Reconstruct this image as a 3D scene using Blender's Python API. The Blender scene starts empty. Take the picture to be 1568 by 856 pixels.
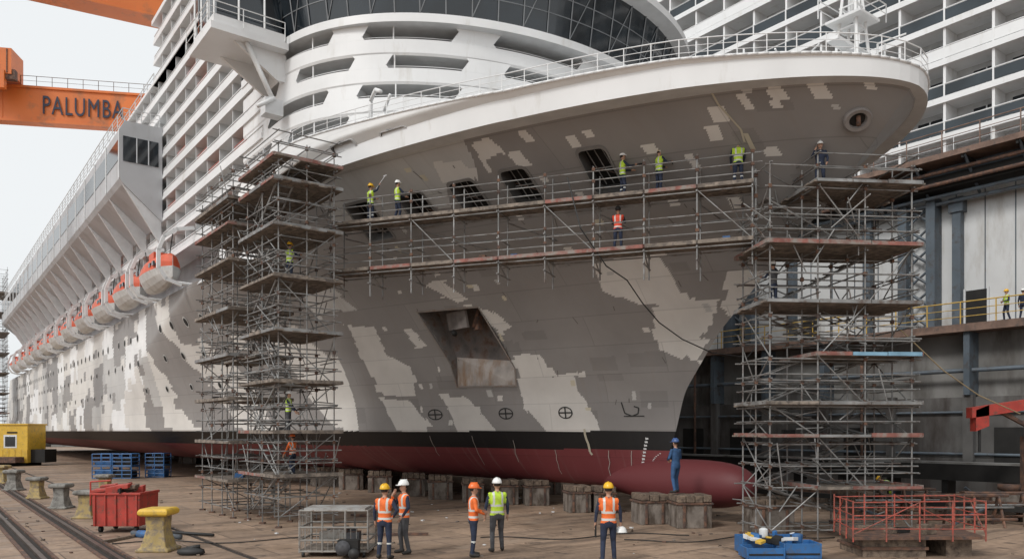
import bpy, math, random, bmesh
import numpy as np
from mathutils import Vector, Matrix
R=random.Random(11)
scene=bpy.context.scene
# ------------------------------------------------------------ ship frame
th=math.atan2(914,1200)
U=np.array([-math.sin(th),math.cos(th)]); V=np.array([-math.cos(th),-math.sin(th)])
S0=np.array([6.55,31.3]); ZK=1.0
def W(s,t,z): return Vector((S0[0]+s*U[0]+t*V[0],S0[1]+s*U[1]+t*V[1],z))
u3=Vector((U[0],U[1],0)); v3=Vector((V[0],V[1],0)); z3=Vector((0,0,1))
_zz=np.linspace(0.5,16.5,321)
_aa=np.interp(_zz,[0.5,1.0,2.6,3.4,4.95,7.1,9.2,11.0,12.1,12.9,14.0,15.5],[-2.0,-1.2,-.3,0,.45,2.07,4.35,6.55,7.65,8.45,9.4,9.85])
_k=np.hanning(25);_k/=_k.sum()
_aa=np.convolve(np.pad(_aa,12,mode='edge'),_k,'valid')
def A(z): return np.interp(z,_zz,_aa)
def ZT(s): return np.interp(s,[-11,-9,-5,0,5,10,16.5,20.5,130],[14.3,14.45,14.65,14.7,15.0,15.3,15.3,11.7,11.7])
def HB(s,z):
    s=np.asarray(s,float); z=np.asarray(z,float)
    x=np.maximum(s+A(z),0)
    w=np.clip((z-3.4)/11,0,1.03)**2.0
    L=46-24*w; n=1.5-.2*w; p=1-.44*w
    h=11.8*(1-(1-np.minimum(x/L,1))**n)**p
    f=np.where(z<3.4,np.clip((z-ZK)/(3.4-ZK),0,1)**.3,1)
    return h*f
def HP(s,z,off=0.0):
    p=W(s,float(HB(s,z)),z)
    e=.08
    a=W(s+e,float(HB(s+e,z)),z)-W(s-e,float(HB(s-e,z)),z)
    b=W(s,float(HB(s,z+e)),z+e)-W(s,float(HB(s,z-e)),z-e)
    n=a.cross(b); n.normalize()
    if n.dot(v3)<0: n=-n
    return p+n*off
# ------------------------------------------------------------ materials
MATS={}
def mat(name,col,rough=.6,metal=0,var=.15,vscale=2.0,dirt=None,dscale=6,dth=.6,bump=0,bscale=30,streak=0,spec=.5):
    if name in MATS: return MATS[name]
    m=bpy.data.materials.new(name); m.use_nodes=True; nt=m.node_tree; N=nt.nodes; L=nt.links
    b=N['Principled BSDF']; b.inputs['Roughness'].default_value=rough; b.inputs['Metallic'].default_value=metal
    b.inputs['Specular IOR Level'].default_value=spec
    tc=N.new('ShaderNodeTexCoord')
    n1=N.new('ShaderNodeTexNoise'); n1.inputs['Scale'].default_value=vscale; n1.inputs['Detail'].default_value=3
    L.new(tc.outputs['Object'],n1.inputs['Vector'])
    mr=N.new('ShaderNodeMapRange'); mr.inputs[1].default_value=.3; mr.inputs[2].default_value=.7
    mr.inputs[3].default_value=1-var; mr.inputs[4].default_value=1+var
    L.new(n1.outputs['Fac'],mr.inputs[0])
    mu=N.new('ShaderNodeMix'); mu.data_type='RGBA'; mu.blend_type='MULTIPLY'; mu.inputs[0].default_value=1
    mu.inputs[6].default_value=(*col,1); L.new(mr.outputs[0],mu.inputs[7])
    out=mu.outputs[2]
    if dirt:
        n2=N.new('ShaderNodeTexNoise'); n2.inputs['Scale'].default_value=dscale; n2.inputs['Detail'].default_value=5; n2.inputs['Roughness'].default_value=.65
        src=tc.outputs['Object']
        if streak:
            mp=N.new('ShaderNodeMapping'); mp.inputs['Scale'].default_value=(1,1,streak); L.new(src,mp.inputs[0]); src=mp.outputs[0]
        L.new(src,n2.inputs['Vector'])
        r=N.new('ShaderNodeMapRange'); r.inputs[1].default_value=dth-.08; r.inputs[2].default_value=dth+.12; L.new(n2.outputs['Fac'],r.inputs[0])
        mx=N.new('ShaderNodeMix'); mx.data_type='RGBA'; L.new(r.outputs[0],mx.inputs[0]); L.new(out,mx.inputs[6]); mx.inputs[7].default_value=(*dirt,1)
        out=mx.outputs[2]
    L.new(out,b.inputs['Base Color'])
    if bump:
        n3=N.new('ShaderNodeTexNoise'); n3.inputs['Scale'].default_value=bscale; n3.inputs['Detail'].default_value=3; L.new(tc.outputs['Object'],n3.inputs['Vector'])
        bp=N.new('ShaderNodeBump'); bp.inputs['Strength'].default_value=bump; bp.inputs['Distance'].default_value=.03; L.new(n3.outputs['Fac'],bp.inputs['Height']); L.new(bp.outputs[0],b.inputs['Normal'])
    MATS[name]=m; return m
def hullmat(name,col,rough=.5,seam=.8,streakc=(.25,.2,.16),amt=.2):
    m=bpy.data.materials.new(name); m.use_nodes=True; nt=m.node_tree; N=nt.nodes; L=nt.links
    b=N['Principled BSDF']; b.inputs['Roughness'].default_value=rough
    tc=N.new('ShaderNodeTexCoord'); uv=tc.outputs['UV']
    br=N.new('ShaderNodeTexBrick'); br.inputs['Scale'].default_value=1; br.inputs['Mortar Size'].default_value=.018; br.inputs['Mortar Smooth'].default_value=.3
    br.inputs['Brick Width'].default_value=5.3; br.inputs['Row Height'].default_value=1.15
    br.inputs['Color1'].default_value=(.96,.96,.96,1); br.inputs['Color2'].default_value=(1.04,1.04,1.03,1); br.inputs['Mortar'].default_value=(seam,)*3+(1,)
    L.new(uv,br.inputs['Vector'])
    mp=N.new('ShaderNodeMapping'); mp.inputs['Scale'].default_value=(2.2,.16,1); L.new(uv,mp.inputs[0])
    ns=N.new('ShaderNodeTexNoise'); ns.inputs['Scale'].default_value=1.6; ns.inputs['Detail'].default_value=4; L.new(mp.outputs[0],ns.inputs['Vector'])
    nb=N.new('ShaderNodeTexNoise'); nb.inputs['Scale'].default_value=.45; nb.inputs['Detail'].default_value=5; nb.inputs['Roughness'].default_value=.6; L.new(uv,nb.inputs['Vector'])
    mr=N.new('ShaderNodeMapRange'); mr.inputs[1].default_value=.3; mr.inputs[2].default_value=.7; mr.inputs[3].default_value=.91; mr.inputs[4].default_value=1.09; L.new(nb.outputs['Fac'],mr.inputs[0])
    m1=N.new('ShaderNodeMix'); m1.data_type='RGBA'; m1.blend_type='MULTIPLY'; m1.inputs[0].default_value=1; m1.inputs[6].default_value=(*col,1); L.new(br.outputs['Color'],m1.inputs[7])
    m2=N.new('ShaderNodeMix'); m2.data_type='RGBA'; m2.blend_type='MULTIPLY'; m2.inputs[0].default_value=1; L.new(m1.outputs[2],m2.inputs[6]); L.new(mr.outputs[0],m2.inputs[7])
    r=N.new('ShaderNodeMapRange'); r.inputs[1].default_value=.56; r.inputs[2].default_value=.78; r.inputs[4].default_value=amt; L.new(ns.outputs['Fac'],r.inputs[0])
    m3=N.new('ShaderNodeMix'); m3.data_type='RGBA'; L.new(r.outputs[0],m3.inputs[0]); L.new(m2.outputs[2],m3.inputs[6]); m3.inputs[7].default_value=(*streakc,1)
    L.new(m3.outputs[2],b.inputs['Base Color'])
    bp=N.new('ShaderNodeBump'); bp.inputs['Strength'].default_value=.35; bp.inputs['Distance'].default_value=.06; L.new(nb.outputs['Fac'],bp.inputs['Height']); L.new(bp.outputs[0],b.inputs['Normal'])
    MATS[name]=m; return m
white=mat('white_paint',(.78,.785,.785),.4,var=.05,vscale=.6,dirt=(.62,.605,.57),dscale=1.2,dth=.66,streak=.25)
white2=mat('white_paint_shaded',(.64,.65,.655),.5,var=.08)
cabin=mat('cabin_wall',(.3,.305,.31),.6,var=.25,vscale=.8)
deckin=mat('recessed_deck_wall',(.58,.58,.575),.6,var=.15,vscale=.8)
glass=mat('dark_glass',(.012,.018,.024),.08,var=.4,vscale=.7,spec=.8)
glass2=mat('tinted_rail_glass',(.03,.04,.048),.15,var=.4,vscale=.4)
dark=mat('dark_void',(.015,.014,.013),.8,var=.3)
galv=mat('galvanised_tube',(.27,.27,.265),.5,.4,var=.35,vscale=1.5,dirt=(.13,.09,.07),dscale=2.5,dth=.58)
plank=mat('scaffold_plank',(.24,.2,.165),.85,var=.35,vscale=3,dirt=(.1,.085,.075),dscale=5,dth=.53)
toe=mat('toe_board_red',(.25,.1,.08),.8,var=.35,vscale=2,dirt=(.26,.235,.21),dscale=3,dth=.5)
blueboard=mat('toe_board_blue',(.2,.36,.48),.7,var=.2)
redmetal=mat('red_paint_steel',(.42,.05,.035),.5,var=.2,dirt=(.14,.07,.05),dscale=7,dth=.6)
orange=mat('orange_crane_paint',(.66,.17,.035),.45,var=.12,vscale=.2,dirt=(.3,.13,.06),dscale=.5,dth=.62)
yellow=mat('yellow_paint',(.68,.43,.05),.5,var=.15,dirt=(.3,.2,.08),dscale=4,dth=.6)
oldyellow=mat('worn_yellow_paint',(.42,.31,.12),.75,var=.25,vscale=3,dirt=(.2,.16,.12),dscale=6,dth=.5)
bollardg=mat('bollard_concrete',(.24,.23,.21),.85,var=.3,vscale=3,dirt=(.1,.09,.08),dscale=5,dth=.55)
blue=mat('blue_paint',(.03,.13,.33),.5,var=.2,dirt=(.08,.1,.13),dscale=6,dth=.58)
concrete=mat('block_concrete',(.21,.18,.155),.9,var=.3,vscale=2,dirt=(.08,.06,.045),dscale=3,dth=.52,bump=.5,bscale=12,streak=.4)
wood=mat('block_timber',(.18,.135,.1),.9,var=.4,vscale=4,dirt=(.07,.05,.04),dscale=6,dth=.55,bump=.6,bscale=20)
rust=mat('rusty_steel',(.16,.085,.055),.8,var=.4,vscale=3,dirt=(.07,.05,.045),dscale=5,dth=.5,bump=.3)
steel=mat('blue_grey_steel',(.1,.125,.15),.55,var=.2,vscale=1,dirt=(.07,.06,.055),dscale=2,dth=.58)
panel=mat('white_cladding',(.62,.63,.63),.6,var=.06,vscale=.5,dirt=(.42,.4,.37),dscale=.7,dth=.62,streak=.25)
dockc=mat('dock_wall_concrete',(.13,.125,.12),.9,var=.3,vscale=.5,dirt=(.06,.05,.045),dscale=.6,dth=.52,streak=.3,bump=.4,bscale=4)
dockl=mat('dock_wall_upper',(.22,.215,.205),.9,var=.25,vscale=.5,dirt=(.1,.09,.08),dscale=.6,dth=.55,streak=.3)
gangm=mat('gangway_brown',(.2,.13,.1),.8,var=.3,vscale=2,dirt=(.1,.08,.07),dscale=3)
black=mat('black_rubber',(.02,.02,.02),.6,var=.2)
skin=mat('skin',(.45,.26,.18),.6,var=.08)
boot=mat('boots',(.03,.027,.025),.7)
navy=mat('navy_workwear',(.02,.028,.055),.85,var=.3,vscale=9)
greyw=mat('grey_workwear',(.07,.07,.075),.85,var=.3,vscale=9)
bluew=mat('blue_coverall',(.035,.09,.2),.85,var=.25,vscale=9)
hiO=mat('hivis_orange',(.8,.16,.03),.7,var=.18,vscale=9)
hiY=mat('hivis_yellow',(.5,.7,.05),.7,var=.18,vscale=9)
hiR=mat('hivis_red',(.7,.07,.03),.7,var=.15,vscale=9)
refl=mat('reflective_tape',(.6,.61,.58),.35,var=.05)
helY=mat('helmet_yellow',(.8,.45,.02),.3,var=.03); helW=mat('helmet_white',(.8,.8,.78),.3,var=.03); helO=mat('helmet_orange',(.8,.16,.03),.3,var=.03)
hair=mat('hair_dark',(.03,.02,.015),.8)
# ------------------------------------------------------------ mesh builder
class MB:
    def __init__(self): self.v=[];self.f=[];self.m=[];self.ms=[];self.sm=[]
    def mi(self,m):
        if m not in self.ms: self.ms.append(m)
        return self.ms.index(m)
    def face(self,pts,m,smooth=False):
        b=len(self.v); self.v+= [tuple(p) for p in pts]; self.f.append(tuple(range(b,b+len(pts)))); self.m.append(self.mi(m)); self.sm.append(smooth)
    def add(self,vs,fs,m,smooth=False):
        b=len(self.v); self.v+=[tuple(p) for p in vs]; k=self.mi(m)
        for f in fs: self.f.append(tuple(b+i for i in f)); self.m.append(k); self.sm.append(smooth)
    def hexa(self,p,m):
        self.add(p,[(0,3,2,1),(4,5,6,7),(0,1,5,4),(1,2,6,5),(2,3,7,6),(3,0,4,7)],m)
    def sbox(self,s0,s1,t0,t1,a,b,m):
        self.hexa([W(s0,t0,a),W(s1,t0,a),W(s1,t1,a),W(s0,t1,a),W(s0,t0,b),W(s1,t0,b),W(s1,t1,b),W(s0,t1,b)],m)
    def box(self,x0,x1,y0,y1,a,b,m):
        self.hexa([(x0,y0,a),(x1,y0,a),(x1,y1,a),(x0,y1,a),(x0,y0,b),(x1,y0,b),(x1,y1,b),(x0,y1,b)],m)
    def obox(self,c,ax,ay,az,m):
        c=Vector(c);ax=Vector(ax);ay=Vector(ay);az=Vector(az)
        self.hexa([c-ax-ay-az,c+ax-ay-az,c+ax+ay-az,c-ax+ay-az,c-ax-ay+az,c+ax-ay+az,c+ax+ay+az,c-ax+ay+az],m)
    def tube(self,p,q,r,m,n=6,r2=None):
        p=Vector(p);q=Vector(q);d=q-p
        if d.length<1e-5: return
        if r2 is None: r2=r
        a=d.normalized().orthogonal().normalized(); b=d.normalized().cross(a)
        vs=[];
        for i in range(n):
            k=2*math.pi*i/n; o=a*math.cos(k)+b*math.sin(k)
            vs+= [p+o*r,q+o*r2]
        fs=[(2*i,2*((i+1)%n),2*((i+1)%n)+1,2*i+1) for i in range(n)]
        fs+=[tuple(2*i for i in reversed(range(n))),tuple(2*i+1 for i in range(n))]
        self.add(vs,fs,m,n>6)
    def path(self,pts,r,m,n=6):
        for a,b in zip(pts[:-1],pts[1:]): self.tube(a,b,r,m,n)
    def lathe(self,c,prof,m,n=20,sx=1,sy=1):
        vs=[];fs=[];c=Vector(c)
        for r,z in prof:
            for i in range(n):
                k=2*math.pi*i/n; vs.append(c+Vector((r*math.cos(k)*sx,r*math.sin(k)*sy,z)))
        for j in range(len(prof)-1):
            for i in range(n): fs.append((j*n+i,j*n+(i+1)%n,(j+1)*n+(i+1)%n,(j+1)*n+i))
        fs.append(tuple(reversed(range(n)))); fs.append(tuple((len(prof)-1)*n+i for i in range(n)))
        self.add(vs,fs,m,True)
    def obj(self,name,parent=None,bevel=0):
        me=bpy.data.meshes.new(name); me.from_pydata(self.v,[],self.f)
        for m in self.ms: me.materials.append(m)
        me.polygons.foreach_set('material_index',self.m); me.polygons.foreach_set('use_smooth',self.sm); me.update()
        o=bpy.data.objects.new(name,me); scene.collection.objects.link(o)
        if parent: o.parent=parent
        if bevel:
            b=o.modifiers.new('b','BEVEL'); b.width=bevel; b.segments=2; b.limit_method='ANGLE'
        return o
def empty(name):
    o=bpy.data.objects.new(name,None); scene.collection.objects.link(o); return o
# ------------------------------------------------------------ HULL
ship=empty('cruise_ship')
gray=hullmat('hull_grey',(.272,.257,.248)); gray2=hullmat('hull_grey_touchup',(.235,.222,.214)); midl=hullmat('hull_primer_mid',(.5,.49,.475))
light=hullmat('hull_primer_light',(.66,.635,.6),streakc=(.5,.45,.39),amt=.15); hwhite=hullmat('hull_white',(.8,.8,.795),seam=.94,streakc=(.6,.57,.52),amt=.15)
hblack=hullmat('hull_black',(.009,.009,.01),streakc=(.05,.045,.04)); hred=hullmat('hull_antifouling_red',(.17,.034,.038),.6,streakc=(.26,.2,.18),amt=.3)
cream=hullmat('hull_primer_cream',(.6,.55,.43)); hullm=[gray,gray2,midl,light,hwhite,hblack,hred,cream]
def hsh(i,k=0):
    x=np.sin(np.asarray(i,float)*12.9898+k*78.233)*43758.5453
    return x-np.floor(x)
def inpoly(x,y,poly):
    r=np.zeros(x.shape,bool); n=len(poly)
    for i in range(n):
        x1,y1=poly[i];x2,y2=poly[(i+1)%n]
        if y1==y2: continue
        c=((y1>y)!=(y2>y))&(x<(x2-x1)*(y-y1)/(y2-y1)+x1)
        r^=c
    return r
POLY=[([(6.6,6.7),(5.1,6.8),(4.9,5.8),(3.9,5.9),(3.9,5.1),(3.0,3.4),(5.6,3.4),(6.6,4.6)],3),
([(11,5),(9.5,5.1),(8.1,3.4),(10.2,3.4)],3),([(14.8,5),(12.9,4.9),(11.6,3.4),(13.9,3.4)],3),
([(14.9,8.5),(13.3,8.4),(13.1,7.1),(12.1,6.5),(12.4,5.1),(14.8,5.2)],3),
([(1.2,9.9),(-1.2,9.9),(-1.3,8.8),(-1.3,8.2),(.5,8.3),(1.4,8.9)],3),
([(0,8.2),(-2.3,8.3),(-1.9,7.2),(-.6,6.2),(.1,6.6)],3),
([(-3.1,9.2),(-4.3,9.1),(-2.7,7.6),(-2.3,8.0)],3),([(-.6,6.8),(-1.8,6.9),(-1.0,5.9)],3),
([(2.5,13.6),(1.5,13.7),(1.5,13.3),(2.6,13.1)],3),
([(10.5,14.6),(2.3,14.3),(2.7,13.6),(2.9,13.3),(4.3,12.9),(5.0,12.3),(10.9,12.1)],2),
([(4.3,13.5),(2.9,13.3),(3.3,12.8),(4.6,12.9)],3),
([(7.6,8.9),(6.9,8.9),(6.0,7.9),(6.5,7.7)],3),([(8.9,9.9),(7.9,9.9),(7.2,9.1),(7.8,9.0)],3),([(16.5,10.7),(14.5,10.5),(13.4,9.2),(16.3,9.0)],2),
([(11.6,8.0),(11.1,8.0),(10.6,7.2),(11.2,7.1)],3)]
rects=[]
def addrect(a,b,ds,dz,sh,m):
    e=.1; gs_=abs(float(HB(a+e,b)-HB(a-e,b)))/.2; gz=abs(float(HB(a,b+e)-HB(a,b-e)))/.2
    ds/=math.sqrt(1+gs_*gs_); dz/=math.sqrt(1+gz*gz); rects.append((a,b,max(ds,.03),max(dz,.04),sh,m))
small=[(.4,13.6),(-.9,13.3),(-4.8,13.0),(-6,13.6),(-7.7,13.7),(.9,12.5),(6.5,9.5),(-2.6,11.5),(-4.3,11.2),(1.2,13.1),(-1.5,13.4),(-2.9,12.8),(-5.2,13.4),(-6.8,13.7),(-3.8,12.4),(.1,11.9),(2.7,11.6),(-5.9,12.4)]
for a,b in small: addrect(a,b,R.uniform(.12,.26),R.uniform(.12,.34),R.uniform(-.2,.2),3 if R.random()<.8 else 7)
for i in range(50):
    z=R.uniform(3.6,13.9); s=-float(A(z))+.5+R.random()*16
    addrect(s,z,R.uniform(.06,.18),R.uniform(.06,.18),R.uniform(-.3,.3),R.choice([3,3,3,2,7]))
for i in range(34):
    z=R.uniform(3.6,13.9); s=-float(A(z))+.5+R.random()*17
    addrect(s,z,R.uniform(.2,.9),R.uniform(.15,.5),0,1)
OPEN=[]
def rr(sc,zc,a,b,r,sh=0,n=4):
    P=[]
    for cx,cz,k0 in ((a-r,b-r,0),(-a+r,b-r,90),(-a+r,-b+r,180),(a-r,-b+r,270)):
        for i in range(n+1):
            k=math.radians(k0+90*i/n); x=cx+r*math.cos(k); zz=cz+r*math.sin(k); P.append((sc+x+sh*zz,zc+zz))
    return P
OPEN+= [(rr(-1.05,12.45,.46,.6,.16,-.25),'w'),(rr(1.85,12.35,.52,.55,.18,-.2),'w'),(rr(4.0,12.3,.56,.55,.18,-.15),'w'),(rr(6.4,12.3,.62,.5,.15,-.1),'w'),(rr(9.1,12.25,.66,.65,.1,-.1),'w'),
 (rr(4.8,14.42,.6,.12,.1),'s'),(rr(2.4,14.34,.55,.12,.1),'s'),(rr(7.4,14.5,.65,.12,.1),'s')]
PCK=[(10.1,8.8),(6.95,8.75),(6.55,6.2),(6.75,5.45),(9.8,5.5),(9.75,6.6)]
def hullside(nx,nz,X,paint,sg,x0=0,ex=1.25,name='hull_plating'):
    x=x0+np.linspace(0,1,nx)**ex*(X-x0); v=np.linspace(0,1,nz); x,v=np.meshgrid(x,v); z=1+v*13
    for i in range(10):
        s=-A(z)+x; z=ZK+v*(ZT(s)-ZK)
    s=-A(z)+x; t=HB(s,z)
    P=np.stack([S0[0]+s*U[0]+sg*t*V[0],S0[1]+s*U[1]+sg*t*V[1],z],-1).reshape(-1,3)
    idx=np.arange(nx*nz).reshape(nz,nx)
    q=np.stack([idx[:-1,:-1],idx[:-1,1:],idx[1:,1:],idx[1:,:-1]],-1).reshape(-1,4)
    if sg<0: q=q[:,::-1]
    sc=.25*(s[:-1,:-1]+s[1:,:-1]+s[:-1,1:]+s[1:,1:]).ravel(); zc=.25*(z[:-1,:-1]+z[1:,:-1]+z[:-1,1:]+z[1:,1:]).ravel()
    zt=ZT(sc)
    js=sc+.6*(hsh(np.floor(zc/.41),1)-.5)*(hsh(np.floor(zc/.41),21)>.55); jz=zc+.45*(hsh(np.floor(sc/.8),3)-.5)*(hsh(np.floor(sc/.8),23)>.55)
    mi=np.zeros(len(sc),int)
    if paint:
        for a,b,ds,dz,sh,m in rects:
            k=(np.abs(zc-b)<dz)&(np.abs(sc-a-sh*(zc-b))<ds)
            if m==1: mi[k]=1
        for poly,m in POLY: mi[inpoly(js,jz,poly)]=m
        for a,b,ds,dz,sh,m in rects:
            k=(np.abs(zc-b)<dz)&(np.abs(sc-a-sh*(zc-b))<ds)
            if m!=1: mi[k]=m
    # aft body camouflage
    aft=sc>16.5
    js2=sc+1.2*(hsh(np.floor(zc/.9),5)-.5); jz2=zc+.9*(hsh(np.floor(sc/1.7),6)-.5)
    qd=js2*.8-(jz2-3.4)*.75
    fr=(qd/7.0)%1
    a1=np.where(fr<.55,0,3)
    c1=np.floor(js2/4.3); c2=np.floor((jz2+2*hsh(c1,8))/3.3)
    hv=hsh(c1*7+c2*3,9)
    a2=np.where(hv<.26,0,np.where(hv<.5,2,np.where(hv<.75,3,4)))
    mi=np.where(aft,np.where(sc<36,a1,a2),mi)
    c3=np.floor(sc/1.1)*13+np.floor(zc/.8); h3=hsh(c3,12)
    mi=np.where(aft&(h3<.05),3,np.where(aft&(h3>.95),0,mi))
    mi=np.where(aft&(sc<30)&(zc>8.6+.5*hsh(np.floor(sc/.9),14)),0,mi)
    wb=np.interp(sc,[-10,-8,-2,3,8,16],[.2,.27,.36,.6,.95,1.0])
    mi=np.where((zc>zt-wb)&(sc<17.5),4,mi)
    mi=np.where(zc<3.4,5,mi); mi=np.where(zc<2.62,6,mi)
    keep=np.ones(len(sc),bool)
    if sg>0 and x0==0:
        for poly,k in OPEN:
            cs=np.mean([p[0] for p in poly]);cz=np.mean([p[1] for p in poly])
            keep&=~inpoly(sc,zc,[(cs+(a-cs)*1.03,cz+(b-cz)*1.03) for a,b in poly])
        keep&=~inpoly(sc,zc,PCK)
    q=q[keep]; mi=mi[keep]
    me=bpy.data.meshes.new(name); me.from_pydata(P.tolist(),[],q.tolist())
    for m in hullm: me.materials.append(m)
    me.polygons.foreach_set('material_index',mi.tolist()); me.polygons.foreach_set('use_smooth',[True]*len(q))
    uvl=me.uv_layers.new(name='UVMap'); uvd=np.stack([s.ravel()[q.ravel()],z.ravel()[q.ravel()]],-1)
    uvl.data.foreach_set('uv',uvd.ravel().tolist()); me.update()
    o=bpy.data.objects.new(name,me); scene.collection.objects.link(o); o.parent=ship
    return o
hullside(640,230,30,True,1)
hullside(420,90,138,False,1,x0=29.98,ex=1.0,name='hull_plating_aft')
hullside(160,60,138,False,-1,name='hull_plating_port')
hd=MB()
for poly,k in OPEN:
    n=len(poly); cs=sum(p[0] for p in poly)/n; cz=sum(p[1] for p in poly)/n
    def ring(sc,off): return [HP(cs+(a-cs)*sc,cz+(b-cz)*sc,off) for a,b in poly]
    e=1.1
    r0=ring(e,.015); r1=ring(e,.035); r2=ring(.97,.035)
    dp=-.55 if k=='w' else -.3
    nrm=(HP(cs,cz,1)-HP(cs,cz,0))
    r3=[p+nrm*dp for p in ring(.97,0)]
    fmat=mat('window_frame',(.2,.19,.18),.6) if k=='w' else white2
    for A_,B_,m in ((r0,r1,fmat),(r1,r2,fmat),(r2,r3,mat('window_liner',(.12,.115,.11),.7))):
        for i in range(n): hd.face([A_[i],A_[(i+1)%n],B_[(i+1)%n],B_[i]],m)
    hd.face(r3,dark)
    if k=='w':
        fm=mat('inner_frames',(.26,.255,.25),.6)
        for i in range(3):
            ss=cs+(-.5+.5*i)*.5
            hd.tube(HP(ss,cz-.45,-.3),HP(ss-.1,cz+.45,-.3),.018,fm)
        hd.tube(HP(cs-.4,cz-.02,-.3),HP(cs+.4,cz-.02,-.3),.025,fm)
        hd.tube(HP(cs-.38,cz-.2,-.2),HP(cs+.35,cz+.05,-.35),.02,rust)
# anchor pocket
nrm=(HP(8.2,7,1)-HP(8.2,7,0)).normalized()
rim=[HP(a,b,.0) for a,b in PCK]; rimo=[HP(8.3+(a-8.3)*1.04,7+(b-7)*1.04,.03) for a,b in PCK]; rimi=[HP(a,b,.03) for a,b in PCK]
dep=[1.3,1.3,.75,.02,.02,.6]
deep=[p-nrm*d for p,d in zip(rim,dep)]
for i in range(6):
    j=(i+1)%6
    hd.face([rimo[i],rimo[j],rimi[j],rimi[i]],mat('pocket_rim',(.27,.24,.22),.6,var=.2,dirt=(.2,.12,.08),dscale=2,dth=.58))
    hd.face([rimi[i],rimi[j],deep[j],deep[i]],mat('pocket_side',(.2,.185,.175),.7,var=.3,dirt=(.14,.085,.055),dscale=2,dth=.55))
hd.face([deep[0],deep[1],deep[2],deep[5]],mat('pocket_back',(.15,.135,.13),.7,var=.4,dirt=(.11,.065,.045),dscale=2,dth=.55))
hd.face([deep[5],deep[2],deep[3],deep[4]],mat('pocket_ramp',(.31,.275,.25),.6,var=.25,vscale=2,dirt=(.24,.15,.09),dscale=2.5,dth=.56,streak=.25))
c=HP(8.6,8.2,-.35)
hd.obox(c,u3*.75,z3*.38+v3*.08,v3*.06,mat('anchor_flap',(.19,.17,.16),.6,var=.3))
hd.tube(HP(7.9,7.9,-.25),HP(7.4,8.6,-.9),.1,rust,8); hd.tube(HP(8.9,7.75,-.1),HP(9.1,7.75,-.3),.12,dark,8)
hd.obox(HP(7.7,8.0,-.4),u3*.2,z3*.3,v3*.1,rust)
# hawse pipe
c=HP(-8.1,13.05,0); n_=(HP(-8.1,13.05,1)-c).normalized(); a_=n_.cross(z3).normalized(); b_=n_.cross(a_)
def rng(r,o,n=24): return [c+n_*o+(a_*math.cos(2*math.pi*i/n)+b_*math.sin(2*math.pi*i/n)*.85)*r for i in range(n)]
rs=[(.44,-.1),(.44,.1),(.4,.15),(.28,.13),(.24,-.02)]
for (r1,o1),(r2,o2) in zip(rs[:-1],rs[1:]):
    A_=rng(r1,o1);B_=rng(r2,o2)
    for i in range(24): hd.face([A_[i],A_[(i+1)%24],B_[(i+1)%24],B_[i]],mat('hawse_ring',(.25,.23,.22),.6,var=.2),True)
hd.face(rng(.24,.03),dark); hd.tube(c+n_*.03-b_*.1,c+n_*.25+b_*.1,.07,rust,8)
def strip(pts,w,m,off=.02):
    for (a,b),(c_,d) in zip(pts[:-1],pts[1:]):
        dx,dz=c_-a,d-b; l=math.hypot(dx,dz) or 1; ox,oz=-dz/l*w/2,dx/l*w/2
        hd.face([HP(a+ox,b+oz,off),HP(c_+ox,d+oz,off),HP(c_-ox,d-oz,off),HP(a-ox,b-oz,off)],m)
for sc,zc in ((11.4,4.2),(7.5,4.2),(4.6,4.2)):
    k=1.0+ (sc-4)*.05
    strip([(sc+.3*k*math.cos(a*math.pi/8),zc+.24*math.sin(a*math.pi/8)) for a in range(17)],.05,black)
    strip([(sc-.3*k,zc),(sc+.3*k,zc)],.06,black,.024); strip([(sc,zc-.24),(sc,zc+.24)],.06,black,.028)
strip([(2.1,4.6),(2.0,4.15)],.05,black); strip([(2.0,4.15),(1.7,4.02),(1.45,4.12),(1.4,4.35),(1.6,4.42)],.05,black); strip([(2.05,4.02),(1.2,4.02)],.04,black,.024)
for i in range(11):
    z=3.1-i*.14; s=1.25+i*.045
    strip([(s,z),(s-.12,z)],.07,white2)
    if i%2==0: strip([(s-.02,z+.05),(s-.02,z-.05)],.03,white2,.024)
for i in range(22):
    z=2.5-i*.06; s=.75+i*.045+.12*math.sin(i*.4)
    strip([(s,z),(s-.06,z)],.03,white2)
for s0,z0,z1,m in ((3.8,3.5,3.0,'c'),(3.75,3.0,2.4,'c'),(9.5,3.2,1.8,'w'),(7.4,3.0,2.0,'w'),(5.4,2.6,1.5,'w'),(2.9,2.6,1.3,'w'),(12,3.2,2.2,'w'),(1.9,2.6,1.6,'w')):
    mm=cream if m=='c' else mat('chalk_streak',(.4,.36,.33),.9)
    pts=[(s0+R.uniform(-.04,.04)+(.25*(z0-z) if m=='w' else 0),z) for z in np.linspace(z0,z1,6)]
    strip(pts,.1 if m=='c' else .025,mm,.03)
for i in range(26):
    z=R.uniform(4,13.5); s=-float(A(z))+1+R.random()*14; strip([(s,z),(s+R.uniform(-.12,.12),z-R.uniform(.05,.3))],.03,mat('scuff',(.14,.125,.115),.8),.012)
strip([(-5.4,14.1),(-5.35,13.6),(-5.5,13.0),(-5.4,12.7)],.05,cream,.012); strip([(-5.55,12.9),(-5.5,12.5)],.12,cream,.012)
pm=mat('porthole_rim',(.5,.5,.48),.5)
for z,st,k in ((9.9,2.1,.2),(8.1,2.6,.17),(6.2,3.4,.15)):
    s=17.5
    while s<122:
        if hsh(s,3)>.12:
            for r,off,m in ((k*1.35,.02,pm),(k,.03,dark)):
                hd.face([HP(s+r*1.0*math.cos(a*math.pi/5),z+r*math.sin(a*math.pi/5)*1.2,off) for a in range(10)],m)
        s+=st
es=[]
for i in range(90):
    x=29*(i/89)**1.5; s=-9.75+x
    zt=float(ZT(s)); s=max(s,-float(A(zt))); es.append((s,float(HB(s,zt)),zt))
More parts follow.
